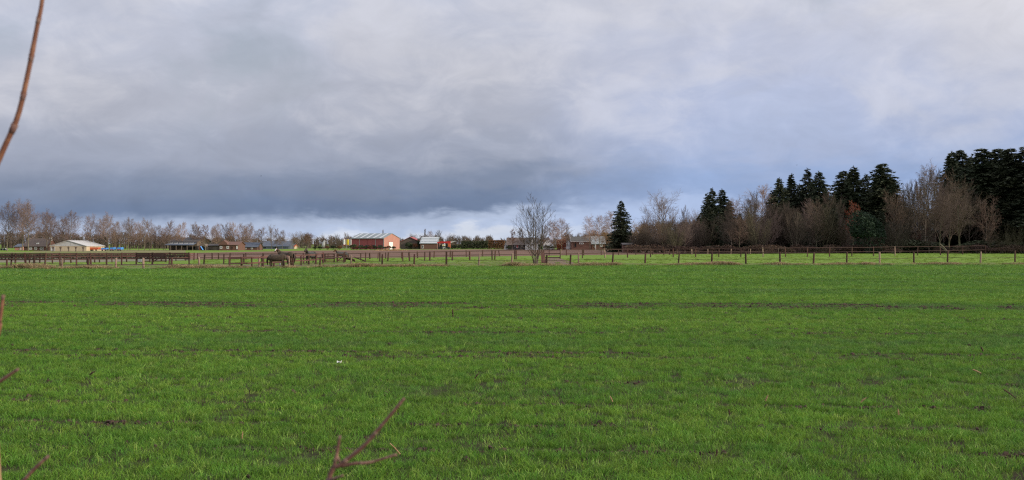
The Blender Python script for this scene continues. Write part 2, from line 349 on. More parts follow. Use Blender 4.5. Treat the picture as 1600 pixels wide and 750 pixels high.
def fbm(x, y, seed, scale):
    """cheap smooth value noise"""
    r = np.random.default_rng(seed); t = r.random((64, 64)); out = 0; amp = .5; tot = 0
    for k in range(4):
        u, v = x * scale, y * scale; i, j = np.floor(u).astype(int), np.floor(v).astype(int); fu, fv = u - i, v - j; fu = fu * fu * (3 - 2 * fu); fv = fv * fv * (3 - 2 * fv)
        g = lambda a, b: t[a % 64, b % 64]
        out = out + amp * ((g(i, j) * (1 - fu) + g(i + 1, j) * fu) * (1 - fv) + (g(i, j + 1) * (1 - fu) + g(i + 1, j + 1) * fu) * fv); tot += amp; amp *= .5; scale *= 2.1
    return out / tot
ROWS = [(36.6, .5, .97), (35.3, .45, .85), (34.2, .25, .8), (24.7, .18, .7), (25.9, .15, .5), (20.1, .2, .95), (19.3, .14, .7), (15.9, .12, .6), (13.62, .09, .95), (12.05, .10, .95), (10.6, .10, .6), (29.5, .3, .4),
        (44.5, .5, .45), (52, .5, .5), (60.5, .7, .5), (70, .8, .45)]
edge_x = np.array([p[0] for p in edge_w]); edge_y = np.array([p[1] for p in edge_w])
def crop_points():
    out = []
    for d0, d1, dens in ((6.5, 14, 105), (14, 24, 72), (24, 40, 46), (40, 60, 26), (60, 80, 15), (80, 104, 11)):
        hw = .50 * d1 + 2.5
        n = int(2 * hw * (d1 - d0) * dens)
        x = R.uniform(-hw, hw, n); y = R.uniform(d0, d1, n)
        yr = y + .05 * x; sp = .145
        yr = np.round(yr / sp) * sp + R.normal(0, .028 + .0006 * d0, n); y = yr - .05 * x
        keep = np.abs(x) < .50 * y + 2.5
        p = np.ones(n)
        patch = fbm(x, yr * 2.2, 3, .9); band = fbm(x * .25, yr, 5, .9)
        for y0, wd, st in ROWS:
            wob = y0 + .12 * (fbm(x, x * 0, 11, .35) - .5)
            p *= 1 - st * np.exp(-((yr - wob) / wd) ** 2) * np.clip((fbm(x * .55, yr * .2 + y0, 17, 1.0) - .30) * 4.0, 0, 1)
        p *= np.clip(.8 + (patch - .30) * 4, .7, 1); p = np.maximum(p, .12)
        keep &= R.random(n) < p
        keep &= y < np.interp(x, edge_x, edge_y) + R.normal(0, .5, n) + 4.5 * (fbm(x, x * 0, 51, .22) - .55)
        x, y, yr, p2, band = x[keep], y[keep], yr[keep], p[keep], band[keep]
        s = (1 + (d0 > 39) * .25 + (d0 > 59) * .3) * (.9 + .25 * fbm(x, yr * 2, 21, .6)) * R.uniform(.8, 1.2, len(x)) * (.35 + .65 * p2)
        w = s * (1 + (d0 > 20) * .3 + (d0 > 39) * .7 + (d0 > 59) * .8)
        tn = 1.03 + .42 * (fbm(x * .12, yr, 41, .55) - .5) + .34 * (fbm(x * .5, yr * .9, 43, .35) - .5) + .25 * (fbm(x, yr, 47, 2.5) - .5); tn *= .72 + .28 * np.clip(p2, 0, 1)
        out.append(np.stack([x, y, s, w, tn], 1))
    return np.concatenate(out)
rr = random.Random(5)
M['blade'] = mat('crop_blade', (.127, .255, .030), (.087, .185, .022), 8, rough=.6, trans=.35, rand=.3, spec=.18)
M['blade_pale'] = mat('crop_blade_pale', (.22, .34, .07), (.17, .28, .04), 8, rough=.5, trans=.3, rand=.3, spec=.3)  # paler blades put highlights into the crop's colour
M['blade_dry'] = mat('dry_blade', (.35, .26, .145), (.26, .20, .10), 4, rough=.9, trans=.15, rand=.3)
M['blade_mix'] = mat('coarse_blade', (.12, .135, .04), (.17, .145, .06), 4, rough=.9, trans=.15, rand=.35)
add_tone(M['blade']); add_tone(M['blade_pale'])
cp = crop_points(); nC = len(cp)
protos = [blade_clump(rr, 30 if k < 8 else 12, .04, .105, .0048, .10, 1.0, M['blade'] if k < 8 else M['blade_pale'], 'blade_clump') for k in range(10)]
scatter('crop_grass', np.stack([cp[:, 0], cp[:, 1], np.full(nC, -.012)], 1), np.stack([R.normal(0, .1, nC), R.normal(0, .1, nC), R.uniform(0, 6.28, nC)], 1).astype(np.float32),
        np.stack([cp[:, 3], cp[:, 3], cp[:, 2]], 1).astype(np.float32), R.integers(0, 10, nC).astype(np.int32), protos, 'young green cereal crop covering the whole foreground field', 'crop', tone=cp[:, 4])
# dry tussocks on the margin under the wire fence
n = 13000; t = R.uniform(-60, 62, n); e = np.interp(t, edge_x, edge_y); off = np.abs(R.normal(0, 1, n)) * 2.2 - .2
lump = fbm(t, e * 0 + off * .3, 31, .45); keep = (R.random(n) < np.clip((lump - .38) * 5, .04, 1)); t, e, off, lump = t[keep], e[keep], off[keep], lump[keep]; n = len(t)
s = np.clip((lump - .2) * 2.5, .4, 1.5) * R.uniform(.7, 1.3, n) * np.where(off > 2.5, .6, 1)
pr = [blade_clump(rr, 26, .16, .38, .018, .16, .9, M['blade_dry'] if k < 4 else M['blade_mix'], 'tussock') for k in range(7)]
scatter('margin_grass', np.stack([t, e + off, np.full(n, -.008)], 1), np.stack([np.zeros(n), np.zeros(n), R.uniform(0, 6.28, n)], 1).astype(np.float32), np.stack([s * 1.3, s * 1.3, s], 1).astype(np.float32),
        np.where(R.random(n) < np.clip((lump - .4) * 5, .25, .9), R.integers(0, 4, n), R.integers(4, 7, n)).astype(np.int32), pr, 'tussocks of dry tan grass along the field margin', 'dry grass')
# coarse pasture tufts behind
n = 9000; y = R.uniform(93, 215, n); x = R.uniform(-.5, .5, n) * y; keep = (y > np.interp(x, edge_x, edge_y) + 3) & ~((x > -.30 * y) & (x < .13 * y) & (y > 150)) & ~((x < -.29 * y) & (y > 112)); x, y = x[keep], y[keep]; n = len(x)
s = R.uniform(.3, .7, n)
pg = [blade_clump(rr, 18, .10, .20, .03, .3, .8, mat('pasture_blade', (.14, .225, .028), (.165, .235, .04), 4, trans=.3, rand=.3, spec=.1), 'pasture_tuft') for k in range(3)]
scatter('pasture_grass', np.stack([x, y, np.full(n, -.02)], 1), np.stack([np.zeros(n), np.zeros(n), R.uniform(0, 6.28, n)], 1).astype(np.float32), np.stack([s * 1.6, s * 1.6, s], 1).astype(np.float32), R.integers(0, 3, n).astype(np.int32), pg, 'grazed grass tufts in the paddocks behind the fence', 'grass')
# crumbs of soil showing in the thin rows
def clods():
    pr = []
    for k in range(4):
        b = bmesh.new(); bmesh.ops.create_icosphere(b, subdivisions=1, radius=1)
        for v in b.verts: v.co *= rr.uniform(.65, 1.25); v.co.z *= .6
        me = bpy.data.meshes.new('clod'); b.to_mesh(me); b.free(); me.materials.append(M['clod']); pr.append(bpy.data.objects.new('clod', me))
    P = []
    for y0, wd, st in ROWS[:12]:
        n = int(110 * y0 * st * .9); x = R.uniform(-.5, .5, n) * (y0 + 4); f = fbm(x * .55, x * 0 + y0 * 1.2, 17, 1.0); k = R.random(n) < np.clip((f - .36) * 5, 0.02, 1); x = x[k]
        P.append(np.stack([x, y0 - .05 * x + R.normal(0, wd * .5, len(x))], 1))
    n = 1500; y = R.uniform(7, 40, n); P.append(np.stack([R.uniform(-.5, .5, n) * y, y], 1))
    P = np.concatenate(P); n = len(P); s = np.minimum(R.gamma(2.0, .006, n), .035) * (1 + P[:, 1] / 40)
    scatter('soil_clods', np.stack([P[:, 0], P[:, 1], np.full(n, -.005)], 1), R.uniform(0, 6.28, (n, 3)).astype(np.float32), np.stack([s, s, s], 1).astype(np.float32), R.integers(0, 4, n).astype(np.int32), pr, 'brown soil crumbs showing in the thin drill rows', 'soil')
clods()

# ------------------------------------------------------------------ trees: kinds (built once), then individuals
def rnd_dir(rng): 
    v = Vector((rng.gauss(0, 1), rng.gauss(0, 1), rng.gauss(0, 1))); return v.normalized()
def polyline(rng, p, d, L, nseg, wig, trop):
    pts = [p.copy()]; d = d.copy()
    for _ in range(nseg):
        d = (d + rnd_dir(rng) * wig + Vector((0, 0, trop))).normalized(); p = p + d * (L / nseg); pts.append(p.copy())
    return pts, d
def at_line(pts, t):
    k = min(int(t * (len(pts) - 1)), len(pts) - 2); f = t * (len(pts) - 1) - k
    return pts[k].lerp(pts[k + 1], f), (pts[k + 1] - pts[k]).normalized()
def branch_out(rng, d, ang, az=None):
    u = d.orthogonal().normalized(); w = d.cross(u); a = rng.uniform(0, 6.283) if az is None else az
    return (d * math.cos(ang) + (u * math.cos(a) + w * math.sin(a)) * math.sin(ang)).normalized()
def grow(rng, mb, p, d, L, r, lvl, S, leaves=None):
    s = S['lv'][lvl]; last = lvl == len(S['lv']) - 1
    if last:
        q = p + (d + rnd_dir(rng) * s['wig'] + Vector((0, 0, s['trop']))).normalized() * L
        mb.spike(p, q, r)
        if leaves is not None:
            for _ in range(S.get('leaf_n', 2)):
                c = p.lerp(q, rng.uniform(.2, 1.1)) + rnd_dir(rng) * .1; a, b = rnd_dir(rng) * S['leaf'], rnd_dir(rng) * S['leaf'] * .7
                leaves.poly([c - a, c + b, c + a, c - b])
        return
    pts, _ = polyline(rng, p, d, L, s['seg'], s['wig'], s['trop'])
    rad = [r * (1 - (1 - s.get('taper', .35)) * i / s['seg']) for i in range(s['seg'] + 1)]
    mb.tube(pts, rad, s['sides'], cap=False)
    kids(rng, mb, pts, rad, L, lvl, S, leaves)
def kids(rng, mb, pts, rad, L, lvl, S, leaves):
    s = S['lv'][lvl]; n = s['n']; az = rng.uniform(0, 6)
    for i in range(n):
        t = s['start'] + (1 - s['start']) * (i + rng.uniform(.2, .9)) / n; t = min(t, .995)
        p, d = at_line(pts, t); az += 2.4 + rng.uniform(-.4, .4)
        ang = s['ang'] * rng.uniform(.75, 1.25) * (1 - s.get('close', .35) * t)
        k = s['ratio'] * rng.uniform(.7, 1.15)
        if 'shape' in s: k *= s['shape'](t)
        rr_ = max(rad[min(int(t * (len(rad) - 1)), len(rad) - 1)] * s.get('rr', .55), S['rmin'])
        grow(rng, mb, p, branch_out(rng, d, ang, az), L * k, rr_, lvl + 1, S, leaves)
def lv(seg, sides, n, start, ang, ratio, wig, trop, **k): return dict(seg=seg, sides=sides, n=n, start=start, ang=ang, ratio=ratio, wig=wig, trop=trop, **k)
R_ = math.radians
STY = {
 # roadside trees: clear stem, ascending limbs, egg-shaped crown
 'row': dict(h=14, r=.18, rmin=.0145, lv=[lv(9, 6, 26, .24, R_(72), .50, .045, .05, rr=.5, taper=.12, shape=lambda t: 1.0 - .62 * t), lv(4, 4, 9, .2, R_(45), .45, .12, .10, taper=.3), lv(3, 3, 6, .15, R_(42), .5, .16, .08), lv(2, 3, 5, .1, R_(40), .6, .2, .06), lv(1, 3, 0, 0, 0, 0, .25, .05)]),
 # broad round oak
 'oak': dict(h=14, r=.30, rmin=.022, lv=[lv(6, 7, 13, .22, R_(62), .72, .06, .02, rr=.62, taper=.35, close=.55, shape=lambda t: 1.0 - .25 * t), lv(6, 5, 9, .25, R_(50), .45, .20, .05, taper=.25), lv(4, 4, 7, .2, R_(48), .5, .24, .05), lv(3, 3, 5, .1, R_(45), .55, .25, .04), lv(1, 3, 0, 0, 0, 0, .3, .05)]),
 # fine, upright, brushy
 'brush': dict(h=12, r=.13, rmin=.019, lv=[lv(8, 5, 26, .12, R_(42), .45, .05, .03, rr=.5, taper=.12, shape=lambda t: 1.0 - .6 * t), lv(4, 3, 9, .15, R_(32), .42, .10, .10, taper=.3), lv(3, 3, 7, .1, R_(32), .5, .14, .08), lv(1, 3, 0, 0, 0, 0, .2, .08)]),
 # birch / weeping fine tips
 'birch': dict(h=15, r=.15, rmin=.022, lv=[lv(9, 6, 30, .16, R_(56), .42, .05, .03, rr=.45, taper=.1, shape=lambda t: 1.05 - .6 * t), lv(5, 3, 10, .2, R_(42), .45, .12, .05, taper=.25), lv(3, 3, 10, .2, R_(40), .6, .15, -.10), lv(1, 3, 0, 0, 0, 0, .2, -.45)]),
 'poplar': dict(h=16, r=.2, rmin=.03, lv=[lv(9, 5, 44, .08, R_(24), .26, .02, .02, rr=.4, taper=.12, shape=lambda t: 1.0 - .55 * t), lv(3, 3, 9, .1, R_(20), .5, .08, .12), lv(2, 3, 7, .1, R_(24), .5, .12, .1), lv(1, 3, 0, 0, 0, 0, .15, .1)]),
 'alder': dict(h=9, r=.13, rmin=.02, leaf=.12, leaf_n=1, lv=[lv(7, 5, 18, .25, R_(60), .36, .05, .03, rr=.45, taper=.15, shape=lambda t: 1.0 - .6 * t), lv(4, 3, 8, .2, R_(42), .45, .12, .03), lv(2, 3, 6, .1, R_(42), .5, .15, .02), lv(1, 3, 0, 0, 0, 0, .25, 0)]),
 'willow': dict(h=11, r=.3, rmin=.024, lv=[lv(5, 6, 16, .3, R_(55), .62, .08, .02, rr=.5, taper=.4, shape=lambda t: 1.0 - .3 * t), lv(5, 4, 10, .2, R_(48), .45, .16, .0), lv(4, 3, 9, .1, R_(60), .75, .10, -.32), lv(1, 3, 0, 0, 0, 0, .12, -.7)]),
 # keeps its dry brown leaves
 'leafy': dict(h=12, r=.18, rmin=.02, leaf=.13, leaf_n=2, lv=[lv(7, 6, 17, .25, R_(62), .42, .05, .03, rr=.5, taper=.2, shape=lambda t: 1.0 - .55 * t), lv(4, 4, 8, .15, R_(46), .45, .13, .05), lv(3, 3, 6, .1, R_(45), .5, .16, .03), lv(1, 3, 0, 0, 0, 0, .3, 0)]),
 'lone': dict(h=7, r=.10, rmin=.009, lv=[lv(9, 7, 16, .10, R_(46), .52, .045, .03, rr=.55, taper=.16, close=.45, shape=lambda t: 1.05 - .65 * t), lv(6, 4, 7, .22, R_(34), .42, .06, .06, taper=.25), lv(3, 3, 5, .2, R_(32), .45, .08, .06), lv(1, 3, 0, 0, 0, 0, .1, .05)]),
}
COLT = {'row': ('bark_pale', 'twig_red'), 'oak': ('bark', 'twig'), 'brush': ('bark', 'twig_dark'), 'birch': ('bark_pale', 'twig_pale'), 'poplar': ('bark', 'twig'), 'alder': ('bark', 'twig_dark'),
        'willow': ('bark', 'twig_willow'), 'leafy': ('bark_pale', 'twig_red'), 'lone': ('bark', 'twig_dark')}
def make_tree(kind, seed, name, bark=None, twig=None, leaf=None, stems=1):
    S = STY[kind]; rng = random.Random(seed); tr, cr = MB(), MB(); lf = MB() if leaf else None; s0 = S['lv'][0]
    for k in range(stems):
        if stems == 1: d = Vector((rng.uniform(-.04, .04), rng.uniform(-.04, .04), 1)); p = Vector((0, 0, -.1)); L = S['h'] * .93; r = S['r']
        else:
            a = 6.283 * k / stems + rng.uniform(-.5, .5); lean = rng.uniform(.10, .5)
            d = Vector((math.cos(a) * lean, math.sin(a) * lean, 1)).normalized(); p = Vector((math.cos(a) * .18, math.sin(a) * .18, -.1)); L = S['h'] * rng.uniform(.62, .95); r = S['r'] * rng.uniform(.5, .85)
        pts, _ = polyline(rng, p, d, L, s0['seg'], s0['wig'], s0['trop'])
        rad = [r * (1 - (1 - s0['taper']) * i / s0['seg']) for i in range(s0['seg'] + 1)]; rad[0] *= 1.35
        tr.tube(pts, rad, s0['sides'], cap=False); kids(rng, cr, pts, rad, L, 0, S, lf)
    top = max(v[2] for v in cr.v)
    root = bpy.data.objects.new(name, None); root.empty_display_size = .2; root['native'] = top
    b, t = COLT[kind]
    def add(mb, nm, m, parent):
        o = bpy.data.objects.new(nm, mb.mesh(nm, M[m])); o.parent = parent; return o
    root_parts = [add(tr, 'trunk', bark or b, root), add(cr, 'crown', twig or t, root)]
    if lf: root_parts.append(add(lf, 'foliage', leaf, root_parts[1]))
    return dict(root=root, parts=root_parts, h=top, name=name)
def make_spruce(seed, H=20.0, rad=3.6, bare=.12, power=1.0, droop=.32, m='needle', name='spruce_tree'):
    rng = random.Random(seed); tr, cr = MB(), MB()
    tr.tube([(0, 0, -.1), (.02, 0, H * .4), (0, .02, H * .97)], [H * .014, H * .009, .03], 6)
    ph = rng.uniform(0, 6)
    for b in range(int(H * 30)):
        f = 1 - rng.random() ** .75; z0 = H * (bare + (1 - bare) * f * .985)
        a = rng.uniform(0, 6.283); Rr = rad * ((1 - f) ** power) * (.7 + .3 * min(1, f * 5)) + .15
        Lb = Rr * rng.choice((.5, .7, .85, .95, 1.0, 1.08)) * rng.uniform(.88, 1.1) * (1 + .16 * math.sin(a * 2 + z0 * .7 + ph))
        up = .22 * max(0, f - .5); ca, sa = math.cos(a), math.sin(a); npt = max(3, int(Lb / .36))
        for k in range(npt):
            t = (k + rng.random() * .8) / npt; rr_ = .12 + t * Lb
            c = Vector((ca * rr_, sa * rr_, z0 + up * rr_ * .5 - droop * rr_ * t + (.16 * Lb * max(0, t - .7))))
            for q in range(4):
                th = a + rng.uniform(-1.2, 1.2); ln = rng.uniform(.4, .95) * (1.1 - .35 * t) * (.6 + .4 * min(1, Lb))
                e = c + Vector((math.cos(th), math.sin(th), rng.uniform(-.75, .12) if t < .75 else rng.uniform(-.2, .55))) * ln
                wv = rnd_dir(rng) * rng.uniform(.10, .26)
                cr.poly([c - wv, c + wv, e])
    for k in range(14):
        c = Vector((0, 0, H * rng.uniform(.95, .985))); cr.spike(c, c + Vector((rng.uniform(-.25, .25), rng.uniform(-.25, .25), rng.uniform(.2, .5))), .04)
    root = bpy.data.objects.new(name, None); root.empty_display_size = .2
    t_ = bpy.data.objects.new('trunk', tr.mesh('trunk', M['bark'])); c_ = bpy.data.objects.new('crown', cr.mesh('crown', M[m])); t_.parent = root; c_.parent = root
    return dict(root=root, parts=[t_, c_], h=H, name=name)
def make_bush(seed, w, dp, h, m, name, n=2600, leaf=.12, box=False, lump=.25, stems=True):
    rng = random.Random(seed); cr = MB(); tr = MB()
    hn = [(rnd_dir(rng), rng.uniform(-lump, lump)) for _ in range(14)]
    for _ in range(n):
        if box:
            x, y, z = rng.uniform(-1, 1), rng.uniform(-1, 1), rng.uniform(0, 1)
            k = rng.random()
            if k < .4: y = -1 if rng.random() < .6 else 1
            elif k < .7: z = 1
            elif k < .85: x = rng.choice((-1, 1))
            c = Vector((x * w / 2, y * dp / 2, z * h)) + rnd_dir(rng) * leaf * .8 * (1 + 2 * lump)
        else:
            v = rnd_dir(rng); v.z = abs(v.z) * 1.0 if rng.random() < .8 else v.z; k = rng.uniform(.72, 1.0) if rng.random() < .8 else rng.uniform(.3, .8)
            for hd, am in hn: k *= 1 + am * max(0, v.dot(hd)) ** 6
            c = Vector((v.x * w / 2 * k, v.y * dp / 2 * k, max(.03, h * .42 + v.z * h * .58 * k)))
        a, b = rnd_dir(rng) * leaf * rng.uniform(.6, 1.3), rnd_dir(rng) * leaf * rng.uniform(.5, 1)
        cr.poly([c - a, c + b, c + a, c - b])
    for k in range(5):
        a = 6.283 * k / 5; tr.tube([(math.cos(a) * .08, math.sin(a) * .08, -.05), (math.cos(a) * w * .12, math.sin(a) * dp * .12, h * .35), (math.cos(a) * w * .22, math.sin(a) * dp * .22, h * .7)], [.05, .035, .015], 4)
    root = bpy.data.objects.new(name, None); root.empty_display_size = .2
    t_ = bpy.data.objects.new('stem', tr.mesh('stem', M['bark'])); c_ = bpy.data.objects.new('foliage', cr.mesh('foliage', M[m])); t_.parent = root; c_.parent = root
    return dict(root=root, parts=[t_, c_], h=h, name=name)
PR = random.Random(99)
def plant(kind, x, y, h, label, cat='tree', group=None, wide=1.0, rz=None, z=0.0):
    r = kind['root'].copy(); COL.objects.link(r); s = h / kind['h']
    r.location = (x, y, z); r.scale = (s * wide, s * wide, s); r.rotation_euler = (0, 0, PR.uniform(0, 6.28) if rz is None else rz)
    if 'native' in r: del r['native']
    tag(r, label, cat, group); cmap = {}
    for p in kind['parts']:
        c = p.copy(); COL.objects.link(c); c.parent = cmap.get(p.parent.name, r) if p.parent is not kind['root'] else r; cmap[p.name] = c
    return r
def plant_px(kind, px, top, d, label, **k): return plant(kind, gx(px, d), d, zz(top, d), label, **k)

K = {}
K['row'] = [make_tree('row', 10 + i, 'roadside_tree') for i in range(4)]
K['rowb'] = [make_tree('row', 30 + i, 'roadside_tree', 'bark_pale', 'twig_pale') for i in range(2)]
K['oak'] = [make_tree('oak', 40 + i, 'bare_oak_tree') for i in range(2)]
K['oakg'] = [make_tree('oak', 46, 'bare_broad_tree', 'bark_green', 'twig')]
K['brush'] = [make_tree('brush', 50 + i, 'bare_tree') for i in range(2)]
K['brushr'] = [make_tree('brush', 55, 'bare_tree', 'bark', 'twig_red')]
K['birch'] = [make_tree('birch', 60 + i, 'birch_tree') for i in range(2)]
K['poplar'] = [make_tree('poplar', 70, 'poplar_tree')]
K['alder'] = [make_tree('alder', 75, 'alder_tree', leaf='leaf_dry')]
K['willow'] = [make_tree('willow', 80, 'willow_tree')]
K['leafy'] = [make_tree('leafy', 85 + i, 'brown_leaved_tree', leaf='leaf_dry') for i in range(2)]
K['red'] = [make_tree('leafy', 89, 'red_leaved_tree', leaf='leaf_red')]
K['lone'] = [make_tree('lone', 93, 'multi_stemmed_tree', stems=4)]
STY['shrub'] = dict(STY['brush'], rmin=.011)
COLT['shrub'] = COLT['brush']
M['twig_olive'] = mat('twig_olive', (.10, .085, .045), (.075, .062, .036), 1.0, rand=.25)
K['shrub'] = [make_tree('shrub', 100, 'bare_shrub', 'bark_pale', 'twig_dark', stems=4), make_tree('shrub', 101, 'bare_shrub', 'bark', 'twig_dark', stems=6), make_tree('shrub', 103, 'bare_shrub', 'bark', 'twig_red', stems=5), make_tree('shrub', 104, 'bare_shrub', 'bark_green', 'twig_olive', stems=3), make_tree('row', 105, 'bare_shrub', 'bark_green', 'twig'), make_tree('oak', 106, 'bare_shrub', 'bark', 'twig_dark')]
K['thicket'] = [make_tree('alder', 110 + i, 'thicket_shrub', 'twig_dark', 'twig_dark', stems=9) for i in range(2)]
K['spruce'] = [make_spruce(120 + i, 20, 5.4 + .5 * i, .05, (.95, .8, 1.05)[i]) for i in range(3)]
K['spruce_hi'] = [make_spruce(126 + i, 22, 5.0, .2, .62) for i in range(2)]
K['fir'] = [make_spruce(130, 14, 4.9, .03, .85, .22)]
K['ever'] = [make_bush(140, 4, 3.6, 4, 'ever', 'evergreen_bush', 6000, .10, lump=.55)]
K['bush'] = [make_bush(142 + i, 3.2, 2.4, 2, 'hedge', 'low_bush', 1500, .13, lump=.5) for i in range(2)]
M['bramble'] = mat('bramble_leaf', (.05, .03, .02), (.075, .042, .026), 1.5, rand=.4)
K['bramble'] = [make_bush(160 + i, 3.6, 2.2, 1.4, 'bramble', 'bramble_clump', 1300, .10, lump=.6) for i in range(3)]
K['rbush'] = [make_bush(146, 3, 2.4, 2, 'rust_hedge', 'rusty_bush', 1300, .12, lump=.4)]

# --- the long row of bare roadside trees on the left
ROW = [(11, 311, 391.9), (35, 307, 391.8), (44, 309, 392), (73, 324, 391.8), (79, 330, 391.5), (99, 337, 391.6), (109, 326, 391.7), (142, 331, 391.5), (161, 335, 391.3), (169, 329, 391.5), (181, 344, 391.2), (200, 337, 391.4),
       (203, 346, 390.9), (217, 345, 391), (226, 338, 391.2), (234, 342, 391), (247, 350, 390.9), (255, 353, 390.8), (265.5, 342, 391), (273.5, 354, 390.8), (284, 344, 390.9), (304, 345, 390.8), (308.5, 349, 390.8), (334, 353, 390.6),
       (338, 347, 390.8), (351, 345, 390.7), (360, 352, 390.6), (364.5, 344, 390.7), (378, 347, 390.6), (386, 352, 390.3), (391, 346, 390.5), (401, 356, 390.2)]
for i, (px, top, b) in enumerate(ROW):
    k = K['rowb'][i % 2] if i in (13, 17, 19, 20, 24, 27, 29) else K['row'][(i * 7 + i // 3) % 4]
    plant_px(k, px, top, gd(b), f'bare roadside tree, {ordw(i)} from the left in the long row', group='roadside trees on the left', wide=(1.0 if i < 12 else .9))
# --- trees behind the row, middle distance
far = [
 ('leafy', 0, 321, 350, 318, 'round tree with reddish brown twigs in front of the long dark barn', 1.15),
 ('leafy', 1, 410, 353, 352, 'reddish round tree at the right end of the roadside row', 1.0),
 ('oak', 0, 424, 348, 372, 'tall bare tree right of the reddish round tree at the row end', .62),
 ('leafy', 0, 432, 356, 350, 'narrow reddish tree beside the tall bare tree at the row end', .75),
 ('row', 1, 441, 358, 350, 'last small bare tree at the right end of the roadside row', .9),
 ('oak', 1, 458, 360, 420, 'small bare tree left of the white statue, first of three', .7),
 ('oak', 0, 468, 359, 430, 'small bare tree left of the white statue, middle of three', .6),
 ('leafy', 1, 480, 363, 400, 'low reddish tree left of the white statue, last of three', 1.2),
 ('brushr', 0, 516, 366, 440, 'twiggy brown tree right of the white statue', 1.1),
 ('brush', 0, 528, 364, 450, 'bare tree between the white statue and the three banners', 1.0),
 ('brushr', 0, 543, 362, 470, 'bare tree standing behind the three coloured banners', .9),
 ('poplar', 0, 598, 358, 560, 'thin poplar rising behind the roof of the red barn', .8),
 ('oak', 1, 646, 363, 500, 'bare domed tree behind the dark shed next to the red barn', .8),
 ('poplar', 0, 663.5, 356.5, 520, 'columnar poplar standing behind the striped grey roof', .9),
 ('birch', 0, 672, 358, 530, 'pale bare tree just right of the columnar poplar', .7),
 ('brush', 1, 687, 358.5, 540, 'pointed bare tree behind the red trailer', .8),
 ('oak', 0, 704, 363, 560, 'bare tree above the white front of the red trailer', .8),
 ('brush', 0, 714, 366, 540, 'low twiggy tree right of the red trailer', 1.1),
 ('oak', 1, 730, 367, 560, 'bare domed tree between the red trailer and the rusty hedge', 1.0),
 ('brush', 1, 748, 370, 600, 'small bare tree behind the left end of the rusty hedge', .8),
 ('brush', 0, 765, 371, 640, 'thin bare tree rising behind the rusty clipped hedge', .6),
 ('alder', 0, 800, 356, 330, 'dark alder with flat tiers beside the thatched house', 1.0),
 ('alder', 0, 814, 353, 335, 'taller dark alder left of the multi-stemmed tree', .9),
 ('brushr', 0, 848, 348, 330, 'reddish bare tree seen through the multi-stemmed tree', .8),
 ('birch', 0, 866, 340, 330, 'pinkish birch right behind the multi-stemmed tree', 1.0),
 ('birch', 1, 878, 339, 335, 'tall pale birch left of the brick barn', .95),
 ('brush', 1, 886, 348, 340, 'ivy-dark bare tree between the pale birch and the brick barn', .5),
 ('birch', 0, 922, 332, 340, 'pale feathery birch behind the right end of the brick barn', .75),
 ('birch', 1, 936, 334, 345, 'pinkish birch left of the yellow willow by the dark fir', .9),
 ('birch', 1, 956, 327, 360, 'tall pale birch rising behind the dark fir', .9),
 ('willow', 0, 948, 352, 300, 'orange twigged willow left of the dark fir', .8),
 ('willow', 0, 992, 341, 312, 'orange twigged willow right of the dark fir', .9),
]
for k, v, px, top, d, lab, wd in far: plant_px(K[k][v % len(K[k])], px, top, d, lab, wide=wd * (1.55 if 450 < px < 770 and k != 'poplar' else 1.25 if k in ('birch', 'brushr') else 1.0))
plant_px(K['fir'][0], 971, 313, 262, 'solitary dark fir with a pointed top left of the wood', wide=1.0)
lone = plant(K['lone'][0], *G(837, 413.6), zz(297, gd(413.6)), 'bare multi-stemmed tree standing at the field edge', wide=1.18, rz=.6)

